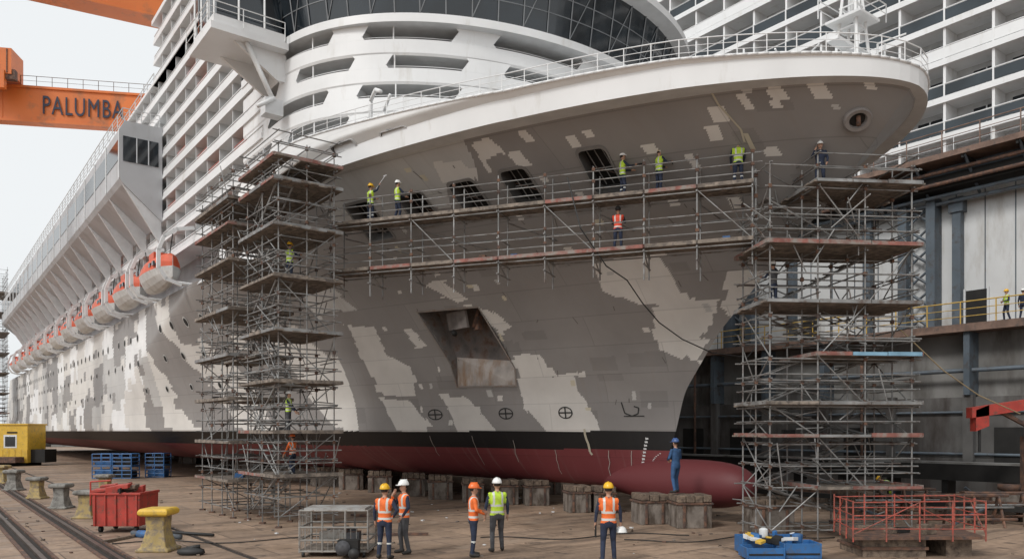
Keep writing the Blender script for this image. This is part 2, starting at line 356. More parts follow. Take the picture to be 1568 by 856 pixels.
for sg in (1,-1):
    hd.path([W(s,t*sg,z+.01) for s,t,z in es if s<16.5],.045,white,8)
for (s,t,z),(s2,t2,z2) in zip(es[:-1],es[1:]):
    hd.face([W(s,t*.96,13.85),W(s2,t2*.96,13.85),W(s2,-t2*.96,13.85),W(s,-t*.96,13.85)],white2)
    for sg in (1,-1): hd.face([W(s,t*.96*sg,13.85),W(s2,t2*.96*sg,13.85),W(s2,t2*.975*sg,z2),W(s,t*.975*sg,z)],white)
hd.obj('hull_fittings',ship)
# bulb
bb=MB(); n=28
prof=[(-3.72,.0),(-3.68,.22),(-3.52,.46),(-3.2,.68),(-2.6,.85),(-1.6,.93),(-.4,.94),(1,.86),(2.5,.68),(4,.45),(5.5,.15)]
ringv=[[W(a,r*math.cos(2*math.pi*i/n),1.38+r*1.0*math.sin(2*math.pi*i/n)) for i in range(n)] for a,r in prof]
for j in range(len(prof)-1):
    for i in range(n): bb.face([ringv[j][i],ringv[j+1][i],ringv[j+1][(i+1)%n],ringv[j][(i+1)%n]],hred,True)
bo=bb.obj('bulbous_bow',ship)
bm=bmesh.new(); bm.from_mesh(bo.data); bmesh.ops.remove_doubles(bm,verts=bm.verts,dist=.001); bmesh.ops.recalc_face_normals(bm,faces=bm.faces); bm.to_mesh(bo.data); bm.free()
sb=bo.modifiers.new('s','SUBSURF'); sb.levels=1; sb.render_levels=1
kb=MB(); kb.sbox(127.6,128,-11.7,11.7,1.2,11.7,white2); kb.sbox(17,128,-11.7,11.7,11.55,11.68,white2); kb.obj('transom_and_deck',ship)
# ------------------------------------------------------------ rails on bow
rl=MB()
def rail(mb,pts,h,m,wires=3,r=.022,post=1):
    up=[p+z3*h for p in pts]
    for i,(p,q) in enumerate(zip(pts,up)):
        if i%post==0: mb.tube(p,q,r,m,5)
    for k in range(wires):
        f=(k+1)/wires
        mb.path([p+z3*h*f for p in pts],r*(1 if k==wires-1 else .6),m,5)
def resample(pts,step):
    out=[pts[0]]; acc=0
    for a,b in zip(pts[:-1],pts[1:]):
        d=(b-a).length
        while acc+d>=step:
            f=(step-acc)/d; a=a+(b-a)*f; out.append(a.copy()); d=(b-a).length; acc=0
        acc+=d
    return out
edge=[W(s,t*.985,z) for s,t,z in reversed(es) if s<15]; pe=[W(s,-t*.985,z) for s,t,z in es if s<6]
rail(rl,resample(edge+pe,.85),.62,white,3,.018)
rl.obj('deck_railing',ship)
mg=MB()
for ds,dt in ((-7.9,-.5),(-7.9,.5),(-6.9,-.5),(-6.9,.5)): mg.tube(W(ds,dt,13.8),W(-7.4+(ds+7.4)*.4,dt*.4,17.6),.05,white,6)
for z in (14.8,15.6,16.4,17.1):
    k=1-.6*(z-13.8)/3.8
    c4=[W(-7.4-.5*k,-.5*k,z),W(-7.4-.5*k,.5*k,z),W(-7.4+.5*k,.5*k,z),W(-7.4+.5*k,-.5*k,z)]
    mg.path(c4+c4[:1],.03,white)
    mg.tube(c4[0],c4[2]+z3*.7,.022,white); mg.tube(c4[1],c4[3]+z3*.7,.022,white)
mg.sbox(-8,-6.8,-.6,.6,16.6,16.68,white); mg.sbox(-7.6,-7.2,-1.2,1.2,15.7,15.8,white)
mg.tube(W(-7.4,0,16.6),W(-7.4,0,19),.05,white,8)
for i in range(22):
    s=R.uniform(-8.2,-3.6); t=R.uniform(-1.6,2.4); h=R.uniform(14.8,16.6)
    mg.tube(W(s,t,13.8),W(s,t,h),.035,white)
    if i%2: mg.tube(W(s,t,h),W(s+R.uniform(-.9,.9),t+R.uniform(-.9,.9),h+R.uniform(-.3,.3)),.03,white)
mg.sbox(-6.2,-5.2,-.4,.9,13.86,15.2,white); mg.sbox(-4.6,-3.4,.5,1.8,13.86,14.9,white2)
rail(mg,[W(-8,-1,16.68),W(-8,1,16.68),W(-6.8,1,16.68),W(-6.8,-1,16.68),W(-8,-1,16.68)],.6,white,2,.02)
mg.path([W(7,9.8,14),W(7,9.9,15.7),W(6.8,10,16.3),W(6.2,10.1,16.5),W(5.6,10.2,16.2)],.08,white,8); mg.sbox(6.7,7.5,9.4,10.2,13.9,15.6,white); mg.path([W(5.9,9.7,14),W(6.1,9.8,15.7),W(5.4,9.9,16.1)],.06,white,8)
mg.obj('foredeck_mast_and_gear',ship)
# ------------------------------------------------------------ SUPERSTRUCTURE
sp=MB(); NE=90
mull=mat('mullion',(.2,.21,.22),.5)
def ell(T,a,sc=14.0,ns=6,send=18):
    pts=[(send+(sc-send)*i/ns,T) for i in range(ns)]
    for i in range(NE+1):
        k=math.pi*i/NE; pts.append((sc-a*math.sin(k)**.9,T*math.cos(k)))
    return pts
def wall(p,q,z0,z1,m,sm=False,skip=None):
    for i in range(len(p)-1):
        if skip and skip(i): continue
        sp.face([W(*p[i],z0),W(*p[i+1],z0),W(*q[i+1],z1),W(*q[i],z1)],m,sm)
def ringf(p,q,z,m,skip=None):
    for i in range(len(p)-1):
        if skip and skip(i): continue
        sp.face([W(*p[i],z),W(*p[i+1],z),W(*q[i+1],z),W(*q[i],z)],m)
DH=1.38; DF=1.24; BH=.66
for k in range(5):
    z=14.1+DF*k; T=11.25; a=9.1-.14*k
    o=ell(T,a); i_=ell(T-.14,a-.14); w_=ell(T-1.3,a-1.35); bot=ell(T-.05,a-.05)
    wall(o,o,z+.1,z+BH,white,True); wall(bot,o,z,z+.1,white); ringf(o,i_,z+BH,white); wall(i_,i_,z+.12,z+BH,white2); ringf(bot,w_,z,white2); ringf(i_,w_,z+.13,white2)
    wall(w_,w_,z+.1,z+DF,deckin)
    sp.path([W(*p_,z+BH+.13) for p_ in i_],.014,white,4)
    off=(k*7)%17+2; ln=[19,15,17,14,16][k]
    solid=lambda i,off=off,ln=ln:((i+off)%ln)<4
    wall(o,o,z+BH+.002,z+DF,white,True,skip=lambda i:not solid(i))
    for i in range(len(o)-1):
        if solid(i):
            for jj in ([i] if not solid(i-1) else [])+([i+1] if not solid(i+1) else []):
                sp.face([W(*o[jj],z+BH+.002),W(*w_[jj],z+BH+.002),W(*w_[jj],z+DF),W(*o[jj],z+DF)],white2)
                d=-1 if jj==i else 1
                if 0<=jj+d<len(o):
                    a0=Vector(o[jj]);b0=Vector(o[jj+d])
                    if d<0:
                        sp.face([W(*a0,z+BH+.002),W(*(a0+(b0-a0)*.95),z+BH+.002),W(*a0,z+DF-.1)],white)
                        sp.face([W(*a0,z+DF-.001),W(*(a0+(b0-a0)*.35),z+DF-.001),W(*a0,z+DF-.16)],white)
                    else:
                        sp.face([W(*a0,z+BH+.002),W(*(a0+(b0-a0)*.35),z+BH+.002),W(*a0,z+BH+.16)],white)
                        sp.face([W(*a0,z+DF-.001),W(*(a0+(b0-a0)*.95),z+DF-.001),W(*a0,z+BH+.1)],white)
        elif i%4==1:
            pp=Vector(w_[i])+(Vector(o[i])-Vector(w_[i]))*.02; qq=Vector(w_[i+1])+(Vector(o[i+1])-Vector(w_[i+1]))*.02
            sp.face([W(*pp,z+.55),W(*qq,z+.55),W(*qq,z+1.08),W(*pp,z+1.08)],glass)
        elif i%6==3:
            sp.tube(W(*i_[i],z+BH),W(*i_[i],z+DF),.035,white,6)
zb=14.1+DF*5; o=ell(11.35,9.0); g=ell(11.3,8.95); g2=ell(11.75,9.4); rf=ell(12.3,10.1); inn=ell(9,7)
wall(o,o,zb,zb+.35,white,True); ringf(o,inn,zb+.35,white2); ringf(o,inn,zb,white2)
wall(g,g2,zb+.35,zb+2.9,glass)
for i in range(0,len(g)-1,3):
    p=W(*g[i],zb+.35);q=W(*g2[i],zb+2.9)
    n_=(q-W(*inn[i],zb+2.9)); n_.z=0; n_.normalize()
    sp.tube(p+n_*.03,q+n_*.03,.035,mull,4)
    if i%6==0 and i+3<len(g): sp.tube(p+n_*.03,W(*g2[i+3],zb+2.9)+n_*.04,.025,mull,4)
for f in (.33,.62):
    pts=[W(g[i][0]+(g2[i][0]-g[i][0])*f,g[i][1]+(g2[i][1]-g[i][1])*f,zb+.35+2.55*f) for i in range(len(g))]
    sp.path(pts,.025,mull,4)
wall(g2,rf,zb+2.9,zb+3.0,white2); wall(rf,rf,zb+3.0,zb+3.35,white,True); ringf(rf,inn,zb+3.35,white)
o2=ell(10.6,8.2); wall(o2,o2,zb+3.35,zb+4.5,glass,True); o3=ell(11,8.6); wall(o3,o3,zb+4.5,zb+4.9,white,True); ringf(o3,inn,zb+4.5,white2); ringf(o3,inn,zb+4.9,white)
o4=ell(9.8,7.2); wall(o4,o4,zb+4.9,zb+6.2,white,True); ringf(o4,inn,zb+6.2,white)
# bridge wing
sp.sbox(12.2,15.4,11.2,14.5,zb-.3,zb,white); sp.sbox(12.4,15.2,11.2,14.3,zb+2.5,zb+2.75,white)
sp.sbox(12.45,15.15,11.4,14.2,zb+.4,zb+2.35,glass); sp.sbox(12.35,15.25,11.3,14.35,zb+.001,zb+.4,white)
for s_ in (12.4,13.3,14.2,15.2): sp.tube(W(s_,14.32,zb+.4),W(s_,14.32,zb+2.5),.05,white,4)
for t_ in (12.2,13.3): sp.tube(W(12.38,t_,zb+.4),W(12.38,t_,zb+2.5),.05,white,4)
rail(sp,[W(12.1,11.4,zb),W(12.1,13.2,zb),W(12.1,14.6,zb),W(14,14.6,zb),W(15.5,14.6,zb)],.8,white,3,.022)
for s_ in (12.8,14.6):
    sp.hexa([W(s_-.07,11.1,zb-1.5),W(s_+.07,11.1,zb-1.5),W(s_+.07,11.5,zb-1.5),W(s_-.07,11.5,zb-1.5),W(s_-.07,11.1,zb-.3),W(s_+.07,11.1,zb-.3),W(s_+.07,13.4,zb-.302),W(s_-.07,13.4,zb-.302)],white)
sp.tube(W(12.4,11.8,zb-2.6),W(12.6,12.9,zb-.3),.11,white,8); sp.tube(W(12.3,11.8,zb-2.5),W(12.1,12.6,zb-3.1),.09,white,8); sp.sbox(12.3,12.9,11.4,12.2,zb-3.2,zb-2.5,white2)
# sides
def side(s0,s1,z0,n,T,rs=2.2):
    for k in range(n):
        z=z0+DH*k
        sp.sbox(s0,s1,9.9,T+.05,z,z+.24,white)
        sp.sbox(s0,s1,T-.05,T,z+.24,z+.52,white if hsh(k,2)>.3 else white2)
        sp.tube(W(s0,T-.02,z+.62),W(s1,T-.02,z+.62),.03,white,4)
        s=s0+.02
        j=0
        while s<s1-1:
            sp.sbox(s,s+.08,10.0,T-.06,z+.24,z+DH,white2)
            sp.sbox(s+.45,s+1.75,9.8,10.012,z+.3,z+1.15,glass)
            h_=hsh(j*31+k,4)
            if h_<.1: sp.sbox(s+.1,s+2.1,T-.9,T-.1,z+.26,z+.85,mat('red_primer_panel',(.3,.1,.08),.8))
            elif h_<.3: sp.sbox(s+.1,s+.9,10.02,10.3,z+.3,z+1.2,deckin)
            s+=rs; j+=1
side(15.2,118,14.3,9,11.3)
side(18.5,36,14.3+DH*9,3,11.3)
sp.sbox(14.5,118,-10,10,11.7,14.3+DH*9,cabin); sp.sbox(18,36,-10,9.98,14.3+DH*9,14.3+DH*12,cabin)
sp.sbox(15.2,118,-11.2,11.4,14.3+DH*9,14.3+DH*9+.2,white)
sp.sbox(18.3,36.2,-11.2,11.42,14.3+DH*12,14.3+DH*12+.3,white)
sp.sbox(16.5,22,9.9,11.2,11.7,14.3,white)
rail(sp,[W(36.5+i*1.9,11.2,14.3+DH*9+.2) for i in range(43)],.9,white2,3,.03)
for i in range(16):
    s=40+i*5; sp.sbox(s,s+R.uniform(1,3),4,9,14.3+DH*9+.2,14.3+DH*9+R.uniform(.5,1.1),white2)
# overhanging promenade
gs=mat('promenade_grey',(.46,.47,.485),.5,var=.12,vscale=.4,dirt=(.37,.37,.37),dscale=.8,dth=.58,streak=.3)
sec=[(11.36,17.0),(13.7,19.1),(13.9,19.4),(13.9,22.5),(13.6,23.1),(11.36,23.1)]
PS=33.5
p0=[W(PS,t,z) for t,z in sec]; p1=[W(118,t,z) for t,z in sec]
sp.face(p0,gs); sp.face(p1[::-1],gs)
for i in range(len(sec)):
    j=(i+1)%len(sec); sp.face([p0[i],p0[j],p1[j],p1[i]],[gs,gs,gs,white,white,gs][i])
sp.face([W(PS-.04,11.6,20.5),W(PS-.04,13.7,20.5),W(PS-.04,13.7,22.1),W(PS-.04,11.6,22.1)],glass)
for k in (12.2,12.9): sp.tube(W(PS-.06,k,20.5),W(PS-.06,k,22.1),.04,gs,4)
s=PS+.2
while s<116:
    sp.sbox(s,s+3.9,13.88,13.93,20.6,21.9,glass)
    sp.tube(W(s-.15,13.93,19.4),W(s-.15,13.93,22.5),.05,white2,4)
    sp.hexa([W(s-.1,11.4,15.6),W(s+.1,11.4,15.6),W(s+.1,11.5,15.6),W(s-.1,11.5,15.6),W(s-.1,11.4,17.05),W(s+.1,11.4,17.05),W(s+.1,13.7,19.08),W(s-.1,13.7,19.08)],white2)
    s+=4.2
rail(sp,[W(PS+.1,11.5+i*1.1,23.1) for i in range(3)]+[W(PS+.1+i*1.6,13.7,23.1) for i in range(52)],.8,white2,3,.03)
sp.obj('superstructure',ship)
# ------------------------------------------------------------ lifeboats
bo_=mat('boat_orange',(.62,.09,.028),.45,var=.15,dirt=(.42,.12,.06),dscale=1.5,dth=.62); bw_=mat('boat_white',(.6,.6,.585),.45,var=.12,dirt=(.4,.38,.35),dscale=1.5,dth=.6)
def lifeboat(s0):
    mb=MB(); L=6.2; n=14; m=16; rings=[]
    for i in range(n+1):
        x=i/n; w=max(.02,math.sin(math.pi*x)**.45) if 0<i<n else .02; s=s0+L*(x-.5)
        ring=[]
        for j in range(m):
            k=2*math.pi*j/m; t=math.cos(k)*.95*w; zz=math.sin(k)
            zz=zz*1.05 if zz>0 else zz*1.0*(.65+.35*w)
            zz*= (.55+.45*w) if zz>0 else 1
            if zz<0: t*=(1-.35*abs(zz)/1.0)
            ring.append(W(s,12.45+t,12.75+zz+.25*abs(x-.5)**2*2))
        rings.append(ring)
    for i in range(n):
        for j in range(m):
            k=(j+.5)/m; mm=bo_ if k<.5 else bw_
            mb.face([rings[i][j],rings[i+1][j],rings[i+1][(j+1)%m],rings[i][(j+1)%m]],mm,True)
    mb.face(rings[0],bw_); mb.face(rings[-1],bw_)
    for i in range(6): mb.sbox(s0-2.2+i*.8,s0-1.8+i*.8,13.2,13.3,12.95,13.2,glass)
    mb.sbox(s0-.6,s0+.6,12.0,12.9,13.6,14.05,bo_)
    mb.obj('lifeboat_hull',lb_parent)
    d=MB()
    for q in (-3.45,3.45):
        s=s0+q; pts=[(12.1,11.75),(12.9,12.0),(13.3,12.6),(13.3,13.6),(13.0,14.4),(12.3,14.9),(11.4,15.1)]
        for (t1,z1),(t2,z2) in zip(pts[:-1],pts[1:]):
            dv=W(s,t2,z2)-W(s,t1,z1); c=(W(s,t2,z2)+W(s,t1,z1))*.5; nn=dv.cross(u3).normalized()
            d.obox(c,dv*.54,u3*.09,nn*.1,white)
        d.tube(W(s,12.5,14.9),W(s0+q*.75,12.5,13.5),.03,black,5); d.tube(W(s,10.6,11.8),W(s,12.4,11.85),.1,white,6)
    d.obj('lifeboat_davit',lb_parent)
for i in range(11):
    lb_parent=empty('lifeboat'); lifeboat(29.6+8.2*i)
# ------------------------------------------------------------ SCAFFOLDS
def tower(name,F,La,Lb,na,nb,ztop,levels,seed,stairs=False,extra=30):
    r=random.Random(seed); mb=MB(); Rr=.026
    P=lambda a,b,z:F(a,b,z)
    aa=[La*i/na for i in range(na+1)]; bs=[Lb*i/nb for i in range(nb+1)]
    for a in aa:
        for b in bs:
            mb.tube(P(a,b,.06),P(a,b,ztop+r.uniform(.2,1.1)),Rr,galv)
            c=P(a,b,.03); mb.obox(c,(.1,0,0),(0,.1,0),(0,0,.03),rust)
    z=.35
    while z<ztop+.9:
        for b in bs:
            if r.random()<.85: mb.tube(P(-.15-r.random()*.2,b,z),P(La+.15+r.random()*.2,b,z+r.uniform(-.03,.03)),Rr*.9,galv)
        for a in aa:
            if r.random()<.75: mb.tube(P(a,-.15,z+.05),P(a,Lb+.15,z+.05),Rr*.9,galv)
        for a in aa:
            for b in bs:
                if r.random()<.5: mb.obox(P(a,b,z),(.05,0,0),(0,.05,0),(0,0,.06),rust)
        z+=.66
    for li,(zl,a0,a1) in enumerate(levels):
        b0,b1=-.25,Lb+.25; np_=max(2,int((b1-b0)/.3))
        for k in range(np_):
            if r.random()<.06: continue
            y0=b0+(b1-b0)*k/np_; y1=y0+(b1-b0)/np_-.025; e0=a0-r.uniform(.05,.35); e1=a1+r.uniform(.05,.35); dz=r.uniform(0,.02)
            mb.hexa([P(e0,y0,zl+dz),P(e1,y0,zl+dz),P(e1,y1,zl+dz),P(e0,y1,zl+dz),P(e0,y0,zl+.05+dz),P(e1,y0,zl+.05+dz),P(e1,y1,zl+.05+dz),P(e0,y1,zl+.05+dz)],plank)
        tm=r.choice([toe,plank,plank,galv])
        for y in (b0-.03,b1):
            n_=3
            for q in range(n_):
                f0=a0-.2+(a1-a0+.4)*q/n_; f1=f0+(a1-a0+.4)/n_-.03; m_=tm if r.random()<.7 else r.choice([plank,toe,galv])
                if seed==5 and li==3 and q>0: m_=blueboard
                hh=r.uniform(.1,.15)
                mb.hexa([P(f0,y,zl+.02),P(f1,y,zl+.02),P(f1,y+.03,zl+.02),P(f0,y+.03,zl+.02),P(f0,y,zl+hh),P(f1,y,zl+hh),P(f1,y+.03,zl+hh),P(f0,y+.03,zl+hh)],m_)
        for x in (a0-.22,a1+.2):
            mb.hexa([P(x,b0,zl+.02),P(x+.03,b0,zl+.02),P(x+.03,b1,zl+.02),P(x,b1,zl+.02),P(x,b0,zl+.14),P(x+.03,b0,zl+.14),P(x+.03,b1,zl+.14),P(x,b1,zl+.14)],tm)
        for h in (.5,.95):
            for y in (b0+.2,b1-.2): mb.tube(P(a0-.2,y,zl+h),P(a1+.2,y,zl+h),Rr*.85,galv)
            for x in (a0-.1,a1+.1): mb.tube(P(x,b0,zl+h),P(x,b1,zl+h),Rr*.85,galv)
        if r.random()<.8:
            c=P(r.uniform(a0+.2,a1-.2),r.uniform(.2,Lb-.2),zl+.15); mb.obox(c,(.18,0,0),(0,.15,0),(0,0,.1),r.choice([rust,plank,blue,dark]))
    zs=sorted([.35]+[l[0] for l in levels])
    for z0,z1 in zip(zs[:-1],zs[1:]):
        if z1-z0<.8: continue
        for b in (0,Lb):
            i=r.randrange(na)
            if r.random()<.5: mb.tube(P(aa[i],b-.05,z0),P(aa[i+1],b-.05,z1),Rr*.85,galv)
            else: mb.tube(P(aa[i+1],b-.05,z0),P(aa[i],b-.05,z1),Rr*.85,galv)
        for a in (0,La): mb.tube(P(a,0,z0),P(a,Lb,z1),Rr*.85,galv) if r.random()<.5 else mb.tube(P(a,Lb,z0),P(a,0,z1),Rr*.85,galv)
        if stairs:
            fl=zs.index(z0)%2; a0,a1=(La*.1,La*.85) if fl else (La*.85,La*.1); y=Lb-.35
            for yy in (y-.3,y+.3):
                mb.tube(P(a0,yy,z0+.1),P(a1,yy,z1),.035,galv); mb.tube(P(a0,yy,z0+1.0),P(a1,yy,z1+.85),.022,galv)
            for k in range(8):
                f=(k+.5)/8; c=P(a0+(a1-a0)*f,y,z0+.1+(z1-z0)*f); mb.obox(c,(P(.1,0,0)-P(0,0,0)),(P(0,.28,0)-P(0,0,0)),(0,0,.015),galv)
    for i in range(extra):
        a=r.uniform(0,La);b=r.choice([0,Lb]);z=r.uniform(.5,ztop)
        mb.tube(P(a,b,z),P(a+r.uniform(-1.2,1.2),b+r.uniform(-.3,.3),z+r.uniform(-.1,1.6)),Rr*.8,galv)
    return mb.obj(name)
def FS(s0,t0): return lambda a,b,z: W(s0+a,t0+b,z)
def FW(x0,y0,rot=0):
    c,s=math.cos(rot),math.sin(rot); return lambda a,b,z: Vector((x0+a*c-b*s,y0+a*s+b*c,z))
lv=[(1.75,0,3.3),(3.3,0,3.3),(5.1,0,3.3),(6.9,0,3.3),(8.8,0,3.3),(10.6,0,3.3),(12.2,0,3.3),(13.0,0,3.3)]
tower('scaffold_tower',FS(6.0,11.9),3.2,2.1,2,2,13.0,lv,3,True,45)
tower('scaffold_tower',FS(10.0,12.2),4.1,2.1,3,2,12.7,[(z,0,4.1) for z in (1.4,2.9,4.6,6.3,8.1,10.0,11.4,12.4)],4,False,55)
tower('scaffold_tower',FW(7.9,24.0,.1),4.6,2.1,3,2,10.9,[(z,0 if i%3 else 1.6,4.6) for i,z in enumerate((1.6,3.2,4.2,5.7,7.3,9.1,11.0))],5,True,55)
tower('scaffold_tower',FS(118,13.2),8,3,4,1,27,[(z,0,8) for z in (3,6,9,12,15,18,21,24)],6,False,30)
# hull-side walkway
wk=MB(); Rp=W(-5.3,2.3,0); Lp=W(7.7,10.7,0); D=(Lp-Rp); d=D.normalized(); nn=Vector((-d.y,d.x,0))
if nn.dot(Vector((0,-1,0)))<0: nn=-nn
NB=9
def WKp(f,o,z): return Rp+D*f+nn*o+z3*z
for i in range(NB+1):
    f=i/NB
    for o in (0,.95):
        lo=8.75-R.uniform(0,.35); wk.tube(WKp(f,o,lo),WKp(f,o,12.3+R.uniform(0,.15)),.028,galv)
    for z in (9.35,11.15,10.2,8.95): wk.tube(WKp(f,-.25,z),WKp(f,1.1,z),.024,galv)
    wk.tube(WKp(f,.95,9.35),WKp(f,0,8.9),.025,galv); wk.tube(WKp(f,-.1,11.0),HP(-5.1+12.7*f,10.7,0.0),.025,galv) if i%2 else None
    for z in (9.9,10.4,11.85,12.25):
        wk.obox(WKp(f,.95,z),(.05,0,0),(0,.05,0),(0,0,.05),rust)
for zl in (9.45,11.25):
    for i in range(NB):
        f0,f1=(i-.02)/NB,(i+1.02)/NB; dz=R.uniform(-.02,.02)
        for k in range(4):
            o=-.1+k*.27; zz=zl+dz+R.uniform(0,.015)
            wk.hexa([WKp(f0,o,zz),WKp(f1,o,zz),WKp(f1,o+.25,zz),WKp(f0,o+.25,zz),WKp(f0,o,zz+.05),WKp(f1,o,zz+.05),WKp(f1,o+.25,zz+.05),WKp(f0,o+.25,zz+.05)],plank)
        m=toe if R.random()<.3 else plank
        wk.hexa([WKp(f0,.99,zl),WKp(f1,.99,zl),WKp(f1,1.03,zl),WKp(f0,1.03,zl),WKp(f0,.99,zl+.12),WKp(f1,.99,zl+.12),WKp(f1,1.03,zl+.12),WKp(f0,1.03,zl+.12)],m)
    for h in (.35,.65,.95):
        wk.tube(WKp(-.02,.95,zl+h),WKp(1.02,.95,zl+h+R.uniform(-.03,.03)),.02,galv)
    wk.tube(WKp(0,0,zl+.95),WKp(1,0,zl+.95),.02,galv); wk.tube(WKp(0,.95,zl-.1),WKp(1,.95,zl-.1),.024,galv); wk.tube(WKp(0,0,zl-.1),WKp(1,0,zl-.1),.024,galv)
for i in range(0,NB,3): wk.tube(WKp(i/NB,.97,9.5),WKp((i+1)/NB,.97,11.2),.02,galv)
for i in range(14):
    f=R.random(); z=R.choice([9.5,11.3]); wk.obox(WKp(f,R.uniform(.1,.7),z+.12),d*.12,nn*.1,z3*.1,R.choice([rust,blue,dark,plank]))
wk.obj('scaffold_walkway')
rp=MB(); rp.path([Vector(p) for p in ((1.9,26.9,12.1),(2.3,26.3,10.2),(3.2,26.6,9.0),(3.96,27,8.6),(4.6,27.6,7.9),(5.3,28.2,7.3),(6.3,29,6.8),(7.65,30,6.4),(10.2,34,6.6),(14,42,9))],.022,black,6); rp.obj('mooring_rope')
rp=MB(); rp.path([Vector(p) for p in ((12.3,24.8,6.6),(14.0,25.5,5.4),(15.6,26.2,4.6),(17.5,27,4.0))],.02,mat('yellow_rope',(.35,.27,.16),.8),6); rp.obj('guy_rope')
# ------------------------------------------------------------ GROUND
def ground():
    me=bpy.data.meshes.new('ground'); S=900
    me.from_pydata([(-S,-S,0),(S,-S,0),(S,S,0),(-S,S,0)],[],[(0,1,2,3)])
    o=bpy.data.objects.new('ground',me); scene.collection.objects.link(o); o.rotation_euler[2]=th
    m=bpy.data.materials.new('dock_floor'); m.use_nodes=True; nt=m.node_tree;N=nt.nodes;L=nt.links;b=N['Principled BSDF']
    tc=N.new('ShaderNodeTexCoord'); ob=tc.outputs['Object']
    br=N.new('ShaderNodeTexBrick'); br.inputs['Scale'].default_value=1; br.inputs['Brick Width'].default_value=3.2; br.inputs['Row Height'].default_value=2.1; br.inputs['Mortar Size'].default_value=.024; br.inputs['Mortar Smooth'].default_value=.4
    br.inputs['Color1'].default_value=(.36,.25,.175,1); br.inputs['Color2'].default_value=(.28,.197,.14,1); br.inputs['Mortar'].default_value=(.1,.073,.055,1)
    dn=N.new('ShaderNodeTexNoise'); dn.inputs['Scale'].default_value=2; dn.inputs['Detail'].default_value=3; L.new(ob,dn.inputs['Vector'])
    vm=N.new('ShaderNodeMix'); vm.data_type='RGBA'; vm.blend_type='LINEAR_LIGHT'; vm.inputs[0].default_value=.035; L.new(ob,vm.inputs[6]); L.new(dn.outputs['Color'],vm.inputs[7]); L.new(vm.outputs[2],br.inputs['Vector'])
    def nz(sc,det,lo,hi,a,c,vec=ob,rg=.6):
        n=N.new('ShaderNodeTexNoise'); n.inputs['Scale'].default_value=sc; n.inputs['Detail'].default_value=det; n.inputs['Roughness'].default_value=rg; L.new(vec,n.inputs['Vector'])
        r=N.new('ShaderNodeMapRange'); r.inputs[1].default_value=lo; r.inputs[2].default_value=hi; r.inputs[3].default_value=a; r.inputs[4].default_value=c; L.new(n.outputs['Fac'],r.inputs[0]); return r.outputs[0],n
    def mul(x,y):
        k=N.new('ShaderNodeMix'); k.data_type='RGBA'; k.blend_type='MULTIPLY'; k.inputs[0].default_value=1; L.new(x,k.inputs[6]); L.new(y,k.inputs[7]); return k.outputs[2]
    def mixc(x,f,c):
        k=N.new('ShaderNodeMix'); k.data_type='RGBA'; L.new(f,k.inputs[0]); L.new(x,k.inputs[6]); k.inputs[7].default_value=(*c,1); return k.outputs[2]
    c=br.outputs['Color']
    f,_=nz(.22,5,.3,.7,.7,1.25); c=mul(c,f)
    f,n2=nz(3.5,6,.3,.7,.78,1.2,rg=.7); c=mul(c,f)
    mp=N.new('ShaderNodeMapping'); mp.inputs['Scale'].default_value=(.25,1.6,1); L.new(ob,mp.inputs[0])
    f,_=nz(.7,6,.5,.64,0,.7,mp.outputs[0]); c=mixc(c,f,(.11,.078,.058))
    f,_=nz(.5,6,.6,.72,0,.5); c=mixc(c,f,(.45,.35,.27))
    f,_=nz(1.3,5,.6,.66,0,.75); c=mixc(c,f,(.085,.064,.05))
    f,_=nz(5,4,.62,.68,0,.7); c=mixc(c,f,(.11,.08,.06))
    f,_=nz(14,3,.7,.74,0,.6); c=mixc(c,f,(.5,.45,.4))
    L.new(c,b.inputs['Base Color'])
    r,_=nz(.6,3,.35,.65,.45,.9); L.new(r,b.inputs['Roughness'])
    bp=N.new('ShaderNodeBump'); bp.inputs['Strength'].default_value=.45; bp.inputs['Distance'].default_value=.02; L.new(n2.outputs['Fac'],bp.inputs['Height']); L.new(bp.outputs[0],b.inputs['Normal'])
    me.materials.append(m)
ground()
tr=MB()
gv=mat('rail_groove',(.03,.024,.02),.9,var=.3); rs_=mat('rail_steel',(.13,.1,.085),.45,.6,var=.3)
for t in (19.9,21.5):
    tr.sbox(-40,110,t-.24,t+.24,.004,.008,gv); tr.sbox(-40,110,t-.06,t+.06,.01,.09,rs_); tr.sbox(-40,110,t-.34,t-.245,.004,.06,rust); tr.sbox(-40,110,t+.245,t+.34,.004,.06,rust)
for t in (17.0,):
    tr.sbox(-40,110,t-.09,t+.09,.004,.008,gv); tr.sbox(-40,110,t-.02,t+.02,.01,.03,rs_)
tr.obj('crane_rail_track')
lt=MB()
for i in range(320):
    x=R.uniform(-22,16); y=R.uniform(17.5,45); k=R.uniform(.015,.07); a=R.random()*3
    lt.obox((x,y,.004+k*.3),(k*math.cos(a),k*math.sin(a),0),(-k*.6*math.sin(a),k*.6*math.cos(a),0),(0,0,k*.3),R.choice([concrete,wood,white2,rust]))
for i in range(8):
    x=R.uniform(-15,13); y=R.uniform(24,34); a=R.random()*3; l=R.uniform(.4,1.0)
    lt.obox((x,y,.05),(l*math.cos(a),l*math.sin(a),0),(-.06*math.sin(a),.06*math.cos(a),0),(0,0,.04),R.choice([wood,wood,rust]))
lt.obj('dock_litter')
hs_=MB()
for k,(x0,y0) in enumerate(((-12,23.5),(-1,24.5),(3.5,24))):
    pts=[Vector((x0+i*.25,y0+.5*math.sin(i*.35+k)+.05*i,.03)) for i in range(28)]; hs_.path(pts,.018,black,6)
hs_.obj('air_hose')
